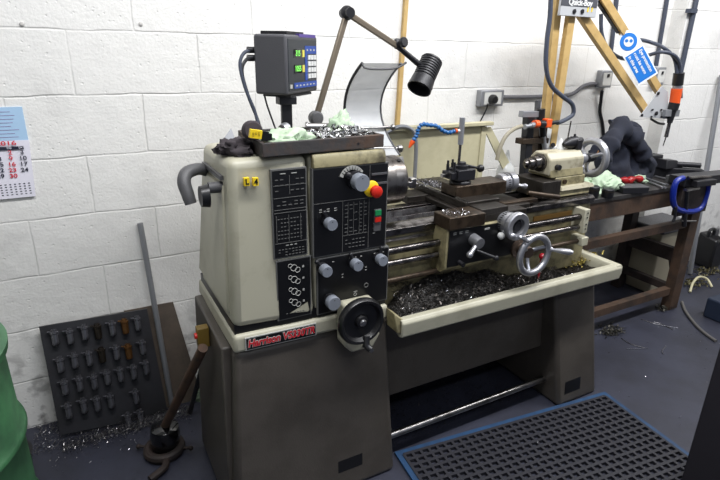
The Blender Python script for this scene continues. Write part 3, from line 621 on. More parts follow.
tag(swarf('swarf', floor_pile, 2600, mat('mid_swarf',(140,138,138),.3,.9), (.005,.016), wid=.0009), 'drift of grey swarf on the floor along the foot of the collet board', 'metal shavings', kind='stuff')
tag(swarf('swarf', lambda: (random.uniform(-.25,.30), random.gauss(-.22,.06), .003), 420, SWARF, (.004,.012), wid=.001), 'bright specks of swarf on the floor in front of the collet board', 'metal shavings', kind='stuff')
tag(swarf('swarf', lambda: (random.uniform(.95,1.75), random.uniform(-.80,-.50), .003+random.random()*.004), 900, SWARFD, (.005,.016), wid=.001), 'swarf scattered on the floor beneath the lathe', 'metal shavings', kind='stuff')
tag(swarf('swarf', lambda: (random.uniform(2.1,3.1), random.uniform(-1.3,-.5), .003), 60, SWARF, (.004,.012), wid=.0012), 'small bright chips on the open floor right of the rubber mat', 'metal shavings', kind='stuff')
tag(swarf('swarf', lambda: (random.uniform(1.0,2.0), random.uniform(-1.8,-.98), .016), 120, SWARF, (.003,.008), wid=.0009), 'tiny bright chips caught on the black rubber mat', 'metal shavings', kind='stuff')
def long_strip(pts, label, r=.0022):
    tag(B().tube([P(a, b_, 'z', .004) for a, b_ in pts], r, 6).build('metal_strip', SWARF), label, 'metal strip')
long_strip([(621,338),(631,344),(645,348)],'long bright metal curl on the floor, upper of the pair near the lathe foot')
long_strip([(626,349),(637,349),(648,348)],'straight bright metal sliver on the floor, lower stroke of the pair near the lathe foot')
long_strip([(666,346),(662,351),(664,354)],'short hooked bright metal curl alone on the open floor')
long_strip([(641,319),(656,324),(678,328)],'long bright metal strip on the floor in front of the bench leg')
long_strip([(654,322),(664,325),(673,330)],'short bright metal strip crossing the long strip before the bench leg')

# ------------------------------------------------------------------ on the headstock: parts tray and its contents
TA = [Vector((.462,-.872,0)), Vector((.858,-.850,0)), Vector((.850,-.62,0)), Vector((.472,-.612,0))]
ptm = thing('parts_tray', (.67,-.73,1.237), 'shallow grimy wooden tray of small parts on top of the headstock', 'tray')
b = B().plate([(v.x, v.y, 1.254) for v in TA], .006); b.build('tray_base', WOOD, ptm)
for i in range(4):
    p0, p1 = TA[i], TA[(i+1) % 4]; ins = (Vector((.67,-.73,0))-(p0+p1)/2).normalized()*.006
    B().bar((p0.x+ins.x,p0.y+ins.y,1.268),(p1.x+ins.x,p1.y+ins.y,1.268),.013,.038).build('tray_side', WOOD, ptm, bevel=.002)
B().bb(.47,.51,-.862,-.62,1.246,1.254).build('tray_runner', WOOD, ptm); B().bb(.79,.83,-.84,-.63,1.246,1.254).build('tray_runner', WOOD, ptm)
q = P(359,146,'y',-.86); B().cyl((q.x,-.846,1.265),(q.x,-.856,1.265),.004,seg=10).build('nail_head', BLACKM, ptm)
o = crumple('paper_rag', (.565,-.785,1.26), (.125,.08,.045), RAG, 2, fold=.55); tag(o, 'pale green crumpled paper towel at the left of the wooden parts tray', 'rag')
o = crumple('paper_rag', (.800,-.67,1.262), (.075,.05,.06), RAG, 5, fold=.55); tag(o, 'small pale green paper towel at the back of the parts tray', 'rag')
b = B()
for i in range(380):
    x = random.uniform(.67,.84); y = random.uniform(-.83,-.68); z = 1.268+.034*(random.random()**1.3)*max(.3,1-abs(x-.78)*7*.6); d = Vector((random.gauss(0,1),random.gauss(0,1),random.gauss(0,.6))).normalized(); l = random.uniform(.008,.018)
    b.cyl(Vector((x,y,z))-d*l/2, Vector((x,y,z))+d*l/2, random.uniform(.0025,.005), seg=6)
tag(b.build('loose_fittings', mat('bright_fittings',(200,200,200),.25,1,dirt=(70,70,70),amt=.8,scale=60)), 'pile of small bright metal fittings in the wooden parts tray', 'metal parts', kind='stuff')
tag(B().cyl((.70,-.625,1.288),(.83,-.64,1.284),.012).cyl((.695,-.624,1.288),(.70,-.625,1.288),.016).build('steel_bar', STEEL), 'bright round steel bar lying across the back of the parts tray', 'bar')
t = thing('micrometer_tube', (.545,-.70,1.25), 'silver tubular gauge leaning up over the back edge of the parts tray', 'tool')
p0, p1 = P(269,139,'y',-.74), P(286,128,'y',-.70); d = (p1-p0)
B().cyl(p0, p1, .011).build('barrel', STEEL, t); B().lathe(p0+d*.8, d, [(0,.017),(d.length*.12,.019),(d.length*.25,.017)], 20).build('thimble', CHROME, t)
t = thing('tape_measure', P(250,137,'y',-.80), 'dark round tape measure with a yellow label at the left corner of the parts tray', 'tape measure')
c = P(252,131,'y',-.80); B().lathe(c+Vector((0,.012,0)),(0,-1,.1),[(0,.024),(.005,.028),(.022,.028),(.028,.023)],24).build('case', RAGD, t)
q = P(255.5,134,'y',-.84); tl = B().box(q,(.034,.012,.024),Matrix.Rotation(.18,3,'Y')).build('yellow_label', YEL, t, bevel=.001)
dashes(tl,q.x-.012,q.x+.012,q.z-.006,q.z+.006,3,3,mat('label_print',(120,96,10),.6),y=q.y-.0068,th=.0012)
q = P(265,136,'y',-.835); tag(B().box(q,(.016,.014,.026),Matrix.Rotation(.2,3,'Y')).box(q+Vector((.012,0,-.003)),(.012,.015,.018)).build('small_box', [BLACKP]), 'small black block beside the yellow labelled tape measure', 'block')
o = crumple('cloth_rag', (.412,-.765,1.246), (.085,.08,.038), RAGD, 9, fold=.6); tag(o, 'crumpled dark grey rag on the top left corner of the end cover', 'rag')
pp = [P(218,150,'y',-.66),P(235,133,'y',-.66),P(236,143,'y',-.66),P(226,154,'y',-.66)]
pp[0].z = pp[3].z = 1.237
tag(B().plate([(pp[0].x,-.64,1.238),(pp[3].x+.03,-.66,1.238),(pp[2].x,-.645,1.275),(pp[1].x,-.62,1.295)],.003).build('metal_offcut', GALV), 'triangular grey sheet metal offcut leaning behind the dark rag', 'sheet metal')

# ------------------------------------------------------------------ digital readout
dr = thing('digital_readout', (.63,-.56,1.22), 'dark grey digital readout box on a black post above the headstock', 'display unit')
nn = Vector((.686,-.728,0)); uu = Vector((.728,.686,0)); C0 = Vector((.634,-.62,0)); zc = (1.388+1.570)/2
cc = C0 - nn*.0565 + uu*.125; R3 = Matrix((uu, nn, Vector((0,0,1)))).transposed()
hs_ = B().box((cc.x,cc.y,zc),(.25,.113,.182),R3).build('housing', DROG, dr, bevel=.008, seg=3)
def onf(u, z, out=.0): v = C0 + uu*u + nn*out; return Vector((v.x, v.y, 1.388+z))
def fbox(b, u0, u1, z0, z1, o0, o1):
    c = onf((u0+u1)/2,(z0+z1)/2,(o0+o1)/2); return b.box(c,(abs(u1-u0),abs(o1-o0),abs(z1-z0)),R3)
fp = fbox(B(),.012,.238,.012,.170,-.004,.002).build('face_plate', mat('dro_face',(46,50,54),.35), hs_, bevel=.001)
KB = mat('keypad_blue',(40,72,150),.5)
fbox(B(),.138,.232,.125,.150,.001,.0035).build('blue_key_strip', KB, fp); fbox(B(),.05,.236,.018,.036,.001,.0035).build('blue_key_strip', KB, fp)
fbox(B(),.138,.156,.04,.125,.001,.0035).build('blue_key_strip', KB, fp)
LED = mat('green_digits',(120,220,90),.4,emit=.35); LEDY = mat('amber_key',(215,205,90),.5)
for z in (.125,.078):
    w = fbox(B(),.05,.112,z-.012,z+.014,.001,.003).build('readout_window', BLACKG, fp)
    text('readout_digits', '315' if z > .1 else '1055', onf(.081,z+.001,.0035), uu, (0,0,1), .024, LED, w, 'CENTER', bold=.0005)
    fbox(B(),.116,.132,z-.010,z+.012,.001,.004).build('amber_key', LEDY, fp)
for i in range(3):
    for j in range(4): fbox(B(),.162+i*.024,.180+i*.024,.046+j*.020,.061+j*.020,.001,.005).build('key', WHITEP, fp)
g = B()
for i in range(6): fbox(g,.062+i*.028,.074+i*.028,.024,.029,.0035,.0042)
for i in range(3): fbox(g,.150+i*.028,.160+i*.028,.134,.140,.0035,.0042)
fbox(g,.018,.034,.02,.032,.001,.004); g.build('key_print', MARK, fp)
B().box((cc.x-.03*uu.x,cc.y-.03*uu.y,1.575),(.13,.09,.010),R3).build('top_bracket', BLACKM, dr)
fbox(B(),.10,.235,.176,.186,-.06,0).build('purple_top_strip', mat('purple_film',(84,66,140),.4), hs_)
B().box((cc.x,cc.y,1.383),(.17,.10,.008),R3).build('bottom_bracket', BLACKM, dr)
pb = Vector((.655,-.555,0))
B().bb(pb.x-.018,pb.x+.018,pb.y-.008,pb.y+.008,1.218,1.372).bb(pb.x-.03,pb.x+.03,pb.y-.02,pb.y+.02,1.355,1.380).build('post', BLACKM, dr, bevel=.002)
B().bb(pb.x-.035,pb.x+.035,pb.y-.03,pb.y+.03,1.212,1.222).build('post_foot', BLACKM, dr, bevel=.002)
bk = C0 - nn*.113
for k, (z, pts) in enumerate(((1.536,((254,50),(244,53),(240,66),(246,90),(255,112),(259,130))),(1.51,((254,58),(246,60),(242,72),(248,95),(257,118),(262,134))))):
    q = P(254,50 if k == 0 else 58,'y',bk.y+.02); w_ = [P(a,b_,'y',bk.y+.02-.01*i) for i,(a,b_) in enumerate(pts)]
    B().tube(w_,.0055,10).build('cable', CABLEB if k else CABLE, dr); B().cyl(w_[0]+Vector((.012,0,0)),w_[0]-Vector((.022,0,0)),.010).build('cable_plug', BLACKM, dr)
B().tube([P(264,93,'y',-.53),P(267,105,'y',-.53),P(273,122,'y',-.54),P(276,130,'y',-.55)],.003,8).build('thin_cable', CABLEB, dr)

# ------------------------------------------------------------------ work lamp
lp = thing('work_lamp', (.87,-.42,1.22), 'jointed work lamp with a black ribbed shade reaching over the chuck', 'lamp')
YL = -.40
ARM = mat('lamp_arm_bronze',(112,102,88),.45,.4)
j0, j1, j2, j3, j4 = P(316,118,'y',YL-.02), P(347,13,'y',YL), P(397,46,'y',YL-.01), P(411,56,'y',YL-.01), P(421,66,'y',YL-.01)
base = Vector((j0.x,YL-.02,1.20)); B().cyl((j0.x,j0.y-.0,1.15),(j0.x,j0.y,j0.z-.015),.010).build('lamp_stem', BLACKM, lp)
B().bb(j0.x-.05,j0.x+.02,j0.y-.06,j0.y+.03,1.14,1.165).build('lamp_bracket', BLACKM, lp)
B().lathe(j0+Vector((0,.018,0)),(0,-1,0),[(0,.024),(.006,.026),(.028,.026),(.034,.02),(.036,.008)],28).build('lower_joint', GREYP, lp)
B().bar(j0, j1, .022, .016, (0,1,0)).build('lower_arm', ARM, lp, bevel=.004)
B().ball(j1,.026,24).lathe(j1+Vector((0,.03,0)),(0,-1,0),[(0,.018),(.06,.018)],20).build('elbow_joint', BLACKM, lp)
B().bar(j1, j2, .022, .016, (0,1,0)).build('upper_arm', ARM, lp, bevel=.004)
dv = (j3-j2).normalized()
B().lathe(j2+Vector((.004,.016,.006)),(.25,-1,.2),[(0,.018),(.008,.021),(.02,.018),(.024,.010),(.03,.010),(.034,.018),(.044,.020),(.05,.017)],24).build('shade_joint', BLACKM, lp)
B().cyl(j2, j4, .010, .012).build('shade_neck', BLACKM, lp)
ax = (P(411,88,'y',YL-.03)-P(434,62,'y',YL+.01)); 
top = P(432,60,'y',YL-.01); bot = P(419,89,'y',YL-.05); ax = (bot-top); Ls = ax.length; prof = [(0,.010),(.002,.040)]
for k in range(8): t = .004+k*Ls*.078; prof += [(t,.045),(t+Ls*.045,.045),(t+Ls*.05,.037),(t+Ls*.073,.037)]
prof += [(Ls*.66,.046),(Ls*.98,.050),(Ls,.050),(Ls*.99,.046),(Ls*.7,.040),(Ls*.6,.020)]
sh = B().lathe(top, ax, prof, 36, cap=True).build('lamp_shade', BLACKM, lp)
B().ball(top+ax*.62,.022,16).build('lamp_bulb', mat('bulb_glass',(120,120,122),.2), lp)
sdn = ax.normalized().cross(Vector((0,1,0))); sdn = -sdn if sdn.x < 0 else sdn; q = top+ax*.72+sdn*.052; B().ball(q,.010,12).build('shade_screw', BLACKM, lp)

# ------------------------------------------------------------------ wall fittings
ca = thing('wall_calendar', (-.29,-.002,.99), 'blue and white paper wall calendar hanging at the left edge of the wall', 'calendar')
CB = mat('calendar_blue',(168,200,228),.6); CW = mat('calendar_paper',(224,222,232),.6); CR = mat('calendar_red',(205,40,60),.6); CK = mat('calendar_ink',(30,34,54),.6)
B().bb(-.43,-.124,-.004,-.0008,1.185,1.316).build('picture_card', CB, ca)
pad = B().hexa([(-.43,-.010,.993),(-.135,-.010,.993),(-.135,-.004,.993),(-.43,-.004,.993),(-.43,-.005,1.200),(-.122,-.005,1.200),(-.122,-.001,1.200),(-.43,-.001,1.200)]).build('date_pad', CW, ca)
g = B()
for i in range(9):
    z = 1.300-i*.0125; w_ = random.uniform(.04,.09); g.bb(-.19-w_/2,-.19+w_/2,-.0048,-.004,z-.0008,z+.0008)
g.build('printed_lines', mat('calendar_faint',(140,120,160),.6), pad)
def ct(s, px, py, size, m_, y=-.0108): q = P(px, py, 'y', y); text('calendar_print', s, (q.x,y,q.z), (1,0,0), (0,0,1), size, m_, pad, 'CENTER', bold=.0003, sx=1.2)
q = P(6,143,'y',-.01); text('calendar_print','2016',(P(16.3,143,'y',-.01).x,-.0108,q.z-.002),(1,0,0),(0,0,1),.021,CR,pad,'RIGHT',bold=.0003,sx=1.5)
q = P(12,148,'y',-.01); B().bb(-.43,-.142,-.0105,-.0095,q.z-.006,q.z+.005).build('weekday_bar', CK, pad)
text('calendar_print','FRI',(P(9,148,'y',-.011).x,-.0112,q.z),(1,0,0),(0,0,1),.011,CW,pad,'CENTER'); text('calendar_print','SAT',(P(21.5,148,'y',-.011).x,-.0112,q.z),(1,0,0),(0,0,1),.011,CW,pad,'CENTER')
for i, (a, c, e) in enumerate((('1','2','3'),('8','9','10'),('15','16','17'),('22','23','24'),('29','30',''))):
    y_ = 152.8+i*5.8
    ct(a, -1+i*.4, y_+.4, .0205, CK); ct(c, 10+i*.9, y_, .0205, CR)
    if e: ct(e, 22+i*.9, y_-.4, .0205, CK)
g = B()
for i in range(7):
    for j in range(5): g.bb(-.235+i*.0145-.003,-.235+i*.0145+.003,-.0105,-.0098,1.005+j*.0095,1.008+j*.0095)
g.build('next_month_print', CK, pad)
for a_, b_, l_ in ((22,24,'small painted-over fixing at the far left of the wall above the calendar'),(141,24,'small chipped wall plug right of the painted-over fixing')):
    q = P(a_,b_,'y',-.004); tag(B().lathe((q.x,-.0002,q.z),(0,-1,0),[(0,.008),(.004,.007),(.006,.004)],14).build('wall_fixing', mat('fixing_grey',(196,194,190),.7)), l_, 'wall fixing')
# yellow trunking strip
q0, q1 = P(406,0,'y',-.01), P(397,126,'y',-.01)
tag(B().bar((q0.x+.006,-.010,1.95),(q1.x,-.010,1.165),.020,.018,(0,1,0)).build('wall_batten', YPAINT), 'thin yellow batten fixed upright on the wall behind the work lamp', 'batten')
def socket(px, py, w, h, label, plug=True, yb=0):
    q = P(px, py, 'y', yb-.02); t = thing('wall_socket', (q.x, yb, q.z-h/2), label, 'socket')
    bx = B().bb(q.x-w/2,q.x+w/2,yb-.04,yb-.0005,q.z-h/2,q.z+h/2).build('socket_box', GALV, t, bevel=.005)
    B().bb(q.x-w*.36,q.x+w*.36,yb-.044,yb-.04,q.z-h*.36,q.z+h*.36).build('face_plate', mat('socket_face',(200,200,196),.4), bx)
    if plug:
        B().lathe((q.x-w*.05,yb-.044,q.z-.005),(0,-1,0),[(0,.026),(.018,.026),(.03,.018)],20).build('plug', BLACK, t)
    else:
        B().bb(q.x-.006,q.x+.008,yb-.050,yb-.044,q.z+.01,q.z+.03).build('rocker_switch', RED if False else BLACKM, t)
    return q
s1 = socket(490,98,.16,.085,'grey metal wall socket with a black plug, at the left end of the horizontal conduit')
s2 = socket(604,79,.10,.10,'grey wall switch box at the right end of the horizontal conduit',False)
s3 = socket(658,76,.10,.11,'grey wall switch box at the foot of the vertical conduit behind the safety sign',False)
tag(B().tube([P(501,97,'y',-.012),P(520,97,'y',-.012),P(555,96,'y',-.012),P(572,94,'y',-.012),P(582,87,'y',-.012),P(590,84,'y',-.012),P(596,84,'y',-.012)],.011,10).build('conduit', CONDG), 'grey conduit running across the wall between two socket boxes', 'conduit')
tag(B().tube([P(488,104,'y',-.05),P(486,110,'y',-.03),P(480,122,'y',-.01),P(476,130,'y',-.005),P(474,150,'y',-.005)],.004,8).build('flex_cable', CABLEB), 'thin black cable dropping from the left wall socket', 'cable')
tag(B().tube([P(602,91,'y',-.03),P(601,100,'y',-.02),P(600,112,'y',-.011),P(603,128,'y',-.011),P(606,170,'y',-.011)],.010,10).build('flex_cable', CABLEB), 'thick black cable dropping from the right switch box behind the jacket', 'cable')
def pipe(pts, r, label, y=-.012, m_=CONDG, nm='conduit'): tag(B().tube([P(a,b_,'y',y) for a,b_ in pts], r, 10, 1 if len(pts) == 2 else 6).build(nm, m_), label, 'conduit')
pipe([(618,-12),(611,52)], .012, 'dark vertical conduit on the wall between the two yellow arms', m_=CABLE)
pipe([(669,-12),(656,66)], .013, 'dark vertical conduit just left of the wall pier', m_=CABLE)
t_ = pipe([(699,-12),(682,66),(676,92)], .015, 'dark vertical conduit on the face of the wall pier with one clip', y=-.116, m_=CABLE)
q = P(692,11,'y',-.12); tag(B().bb(q.x-.035,q.x+.035,-.134,-.1005,q.z-.012,q.z+.012).build('conduit_clip', CABLE), 'small clip holding the conduit on the wall pier', 'clip')
p0, p1 = P(722,75,'y',-.125), P(704,186,'y',-.20); p1 = p1+(p1-p0)*((p1.z-.01)/(p0.z-p1.z))
tag(B().tube([p0,p1],.017,12,1).build('steel_pipe', GALV), 'grey steel pipe leaning on the wall at the far right of the bench', 'pipe')

# ------------------------------------------------------------------ bench at the right
ZT = .84; bn = thing('work_bench', (2.65,-.3,0), 'brown rusty steel workbench with a dark top at the tail end of the lathe', 'workbench')
XB0, XB1, YF, YR = 2.10, 3.36, -.56, -.12
B().bb(XB0,XB1,YF,YR,ZT-.022,ZT).build('bench_top', TOPM, bn, bevel=.002)
B().bb(XB0,XB1-.04,YF+.006,YF+.03,.722,ZT-.022).build('front_apron', RUST, bn, bevel=.002); B().bb(XB0,XB1-.04,YR-.03,YR-.006,.722,ZT-.022).build('rear_apron', RUSTD, bn)
for x in (XB0+.02, 3.21):
    B().bb(x,x+.085,YF+.004,YF+.064,0,.722).build('front_leg', RUST, bn, bevel=.002); B().bb(x,x+.07,YR-.064,YR-.004,0,.722).build('rear_leg', RUSTD, bn, bevel=.002)
B().bb(XB0,3.18,YF+.010,YF+.05,.560,.605).build('middle_rail', RUST, bn); B().bb(XB0,3.18,YF+.010,YF+.05,.115,.160).build('lower_rail', RUST, bn)
for x in (XB0+.03, 3.22):
    B().bb(x,x+.04,YF+.05,YR-.05,.315,.40).build('end_rail', RUSTD, bn); B().bb(x,x+.04,YF+.05,YR-.05,.115,.16).build('end_rail', RUSTD, bn)
B().prism([(YF+.06,.22),(YF+.06,.34),(YF+.18,.34),(YF+.09,.31)],'x',3.23,3.25).build('gusset', RUSTD, bn)
# things on the bench
def can(px, py, r, h, label):
    q = P(px, py, 'z', ZT); t = thing('small_can', (q.x,q.y,ZT), label, 'can'); B().lathe((q.x,q.y,ZT),(0,0,1),[(0,r*.95),(.003,r),(h-.004,r),(h,r*.9)],22).build('body', BLACKM, t)
    B().lathe((q.x,q.y,ZT+h*.62),(0,0,1),[(0,r*1.06),(h*.16,r*1.06)],22).build('band', OILYD, t)
can(592,197,.030,.058,'dark metal cup nearest the tailstock on the bench'); can(607,197,.030,.045,'dark metal cup standing right of its twin in front of the green paper')
tag(crumple('paper_rag', (2.50,-.44,ZT), (.17,.11,.075), RAG, 11, fold=.6), 'large pale green crumpled paper towel on the bench before the red tools', 'rag')
tag(crumple('paper_rag', (2.40,-.40,ZT), (.08,.06,.05), RAG, 13, fold=.6), 'pale green paper wad on the bench just behind the first dark cup', 'rag')
tag(crumple('paper_rag', (2.86,-.40,ZT), (.08,.06,.03), RAG, 15, fold=.6), 'small green paper wad at the right of the red tools', 'rag')
q = P(631,192,'z',ZT)
bk_ = thing('dark_vice_block', (q.x,q.y,ZT), 'dark rectangular tool case on the bench front right of the green paper', 'case')
RZ = Matrix.Rotation(-.35,3,'Z'); B().box((q.x,q.y,ZT+.016),(.15,.075,.030),RZ).build('case_body', BLACKM, bk_, bevel=.002); B().box((q.x,q.y,ZT+.033),(.152,.077,.006),RZ).build('case_lid', GREYP, bk_, bevel=.001)
for k, (a, b_, c, d_) in enumerate(((650,182,662,187),(646,178,664,184),(655,176,672,180))):
    p0, p1 = P(a,b_,'z',ZT+.008), P(c,d_,'z',ZT+.008); t = thing('spanner', (p0.x,p0.y,ZT), ['bright spanner nearest the bench front by the green paper','bright spanner in the middle of the three on the bench','bright spanner nearest the black bars on the bench'][k], 'spanner')
    B().bar(p0,p1,.012,.006).build('shank', CHROME, t); b = B()
    dv = (p1-p0).normalized()
    for s_ in (-1, 1): b.bar(p1+dv.cross(Vector((0,0,1)))*.009*s_, p1+dv.cross(Vector((0,0,1)))*.009*s_+dv*.02, .007, .008)
    b.build('jaw', CHROME, t)
for k, (a, b_, c, d_) in enumerate(((605,172,616,168),(612,174,626,169),(624,176,638,170))):
    p0, p1 = P(a,b_+3,'y',-.40), P(c,d_+3,'y',-.40); t = thing('red_tool', (p0.x,p0.y,ZT), ['red handled tool, leftmost of the three before the jacket','red handled tool, middle of the three before the jacket','red handled tool, rightmost of the three before the jacket'][k], 'hand tool')
    for v in (p0,p1): v.z = ZT+.022; v.y = -.40-.012*k
    B().tube([p0,p0.lerp(p1,.5)+Vector((0,0,.012)),p1],lambda t_: .016+.006*math.sin(t_*9),10).build('handle', mat('dark_red_grip',(150,26,28),.35), t); B().cyl(p1,p1+(p1-p0)*.25,.008).build('shaft', CHROME, t)
# jacket heap
b = B(); res = bmesh.ops.create_icosphere(b.bm, subdivisions=5, radius=1)
jc = Vector((2.875,-.25,ZT))
for v in res['verts']:
    p = v.co.copy(); q = p*1.3; k = 1+.22*noise.noise(q+Vector((4,1,2)))+.26*(1-2*abs(noise.noise(q*1.9+Vector((1,7,3)))))+.11*(1-2*abs(noise.noise(Vector((q.x*3.6+q.z*1.5,q.y*3.6,q.z*1.4))+Vector((2,3,9)))))
    top_ = 1.0 if p.z > 0 else .3
    v.co = Vector((p.x*k*.190 - .02*max(p.z,0), p.y*k*.12, max(p.z*k,-.05)*.235)) + jc
jk = b.build('jacket', JACK, angle=80)
def fold(nm, pts, rr, sd):
    q = B().tube([P(a_, b_, 'y', y_) for a_, b_, y_ in pts], lambda t: rr*(1-.25*t)*(1+.16*math.sin(t*17+sd)+.10*math.sin(t*31)), 16, 8)
    for v in q.bm.verts: v.co += Vector((1,.6,1))*.016*noise.noise(v.co*16+Vector((sd,0,0)))
    return q.build(nm, JACK, jk, angle=80)
fold('sleeve', [(622,128,-.34),(614,137,-.38),(608,149,-.40),(603,161,-.40),(606,166,-.40)], .052, 1)
fold('sleeve', [(624,127,-.33),(633,137,-.37),(640,147,-.38),(645,158,-.37),(650,166,-.36)], .048, 4)
fold('collar', [(612,127,-.27),(620,123,-.29),(630,126,-.29),(637,133,-.28)], .036, 7)
tag(jk, 'crumpled navy blue work jacket heaped on the bench against the wall', 'jacket')
# machine vice / black bars at the back right
t = thing('machine_vice', (3.25,-.33,ZT), 'black machine vice lying at the back right of the bench', 'vice')
def bb2(b, a, bb_, w_, h_): return b.bar(a, bb_, w_, h_)
v0, v1 = Vector((3.05,-.26,0)), Vector((3.31,-.50,0))
bb2(B(),(v0.x,v0.y,ZT+.028),(v1.x,v1.y,ZT+.028),.06,.055).build('vice_bed', BLACKM, t, bevel=.003)
B().cyl((v0.x-.02,v0.y+.02,ZT+.075),(v1.x,v1.y+.02,ZT+.075),.016).build('vice_screw', BLACKM, t)
m0 = v0.lerp(v1,.15); m1 = v0.lerp(v1,.5)
B().box((m0.x,m0.y+.02,ZT+.095),(.16,.10,.06),Matrix.Rotation(-.1,3,'Z')).build('fixed_jaw', BLACKM, t, bevel=.006); B().hexa([(m1.x-.09,m1.y-.03,ZT+.055),(m1.x+.09,m1.y-.03,ZT+.055),(m1.x+.09,m1.y+.05,ZT+.055),(m1.x-.09,m1.y+.05,ZT+.055),(m1.x-.08,m1.y-.02,ZT+.11),(m1.x+.02,m1.y-.02,ZT+.10),(m1.x+.02,m1.y+.04,ZT+.10),(m1.x-.08,m1.y+.04,ZT+.11)]).build('moving_jaw', BLACKM, t, bevel=.004)
q = P(671,182,'z',ZT); tag(B().bb(q.x-.03,q.x+.03,q.y-.02,q.y+.02,ZT,ZT+.04).build('steel_block', GREYP, bevel=.002), 'small grey steel block on the bench between the spanners and the blue clamp', 'block')
# blue G clamp gripping black bars on the bench corner
YC = -.60
gq = [P(a,b_,'y',YC) for a,b_ in ((683,178),(677,181),(674,188),(673,200),(676,208),(684,211),(694,211),(701,207),(706,196),(708,184),(705,178))]
gc_ = thing('g_clamp', (gq[4].x,YC,gq[5].z), 'large blue G-clamp screwed onto the right front corner of the bench', 'clamp')
B().tube(gq,.016,10).build('clamp_frame', BLUEC, gc_)
ql = P(683,205,'y',YC); qm = P(684,226,'y',YC); B().cyl((ql.x,YC,ql.z+.09),(qm.x,YC,qm.z),.013).build('clamp_screw', BLACKM, gc_)
q0 = P(672,222,'y',YC); B().cyl(P(681,221,'y',YC),P(696,221,'y',YC),.005).build('tommy_bar', STEEL, gc_)
B().lathe((ql.x,YC,ql.z+.09),(0,0,1),[(0,.02),(.02,.026)],18).build('swivel_pad', BLACKM, gc_)
hk = B().tube([P(676,207,'y',YC-.02),P(675,216,'y',YC-.02),P(673,222,'y',YC-.02)],.008,8).build('hook_rod', BLACKM, gc_)
t = thing('toolmaker_vice', (3.2,-.60,ZT), 'black steel vice held by the blue clamp, overhanging the bench front', 'vice')
a0, a1 = P(676,182,'y',-.56), P(716,188,'y',-.60)
B().bar((a0.x,-.56,ZT+.035),(a1.x+.1,-.60,ZT+.03),.10,.05).build('vice_body', BLACKM, t, bevel=.003)
B().bb(a0.x+.02,a1.x-.05,-.600,-.562,ZT-.17,ZT+.01).build('fixed_plate', RUSTD, t, bevel=.003); B().box(P(697,181,'y',-.60),(.16,.12,.035),Matrix.Rotation(-.1,3,'Z')).build('top_jaw', BLACKM, t, bevel=.004)
B().cyl(P(688,178,'y',-.62),P(724,176,'y',-.62),.010).build('vice_screw', SHAFT, t); B().box(P(692,189,'y',-.64),(.12,.02,.012)).build('bright_slide', STEEL, t)
# bottles
q = P(597,176,'z',ZT); q = Vector((2.30,-.50,ZT)); 
def bottle(x, y, z, r, h, label, m_, capm=None, capn='cap'):
    t = thing('oil_bottle' if capm else 'clear_bottle', (x,y,z), label, 'bottle')
    B().lathe((x,y,z),(0,0,1),[(0,r*.92),(.006,r),(h*.5,r),(h*.62,r*.8),(h*.74,r*.35),(h*.80,r*.32)],28).build('body', m_, t)
    if capm: B().lathe((x,y,z+h*.79),(0,0,1),[(0,r*.42),(h*.07,r*.42),(h*.1,r*.3),(h*.14,r*.10),(h*.2,r*.06)],18).build(capn, capm, t)
    else: B().lathe((x,y,z+h*.79),(0,0,1),[(0,r*.28),(h*.12,r*.22),(h*.21,r*.10)],18).build('spout', m_, t)
ob = Vector((2.60,-.30,0))
bottle(ob.x,ob.y,ZT,.042,.185,'white oil bottle with orange spout seen through the tailstock handwheel',OILB,mat('orange_cap',(196,140,90),.5))
qb = P(510,190,'y',-.34)
tag(B().bb(1.93-.06,1.93+.14,-.37,-.17,.70,.85).build('shelf_bracket', OILYD), 'dark ledge behind the bed on which the clear bottle stands', 'ledge')
qb = P(509,180,'y',-.30); bottle(qb.x,-.27,.85,.048,.215,'clear plastic squeeze bottle standing behind the compound slide dial',GLASSW)
# clamp stand with black post
st = thing('drill_stand', (2.06,-.30,.85), 'black and brown upright clamp stand behind the tailstock quill', 'stand')
def bx(b, pa, pb_, y, d): b.plate([P(pa[0],pa[1],'y',y)]+[], d)
p0, p1 = P(529,112,'y',-.30), P(524,186,'y',-.30)
B().bar(p0,(p1.x,-.30,.85),.045,.04,(0,1,0)).build('black_post', BLACKM, st, bevel=.003)
p0, p1 = P(538,100,'y',-.26), P(537,168,'y',-.26)
B().bar(p0,P(536,130,'y',-.26),.022,.02,(0,1,0)).build('upper_rod', GREYP, st); B().bar(P(540,122,'y',-.27),(p1.x,-.27,.90),.06,.05,(0,1,0)).build('brown_column', OILY, st, bevel=.003)
B().bar(P(521,114,'y',-.32),P(539,114,'y',-.30),.03,.03).build('top_arm', GALV, st, bevel=.002); B().bar(P(519,141,'y',-.31),P(545,140,'y',-.29),.05,.028).build('clamp_collar', OILY, st, bevel=.003)
B().cyl(P(541,109,'y',-.31),P(540,122,'y',-.31),.022).build('black_cap', BLACK, st); B().cyl(P(543,136,'y',-.31),P(545,152,'y',-.31),.013).build('chrome_lever', CHROME, st)
B().cyl(P(542,124,'y',-.32),P(543,136,'y',-.32),.017).build('black_grip', BLACK, st); B().bb(1.98,2.20,-.34,-.20,.80,.85).build('stand_base', OILYD, st)
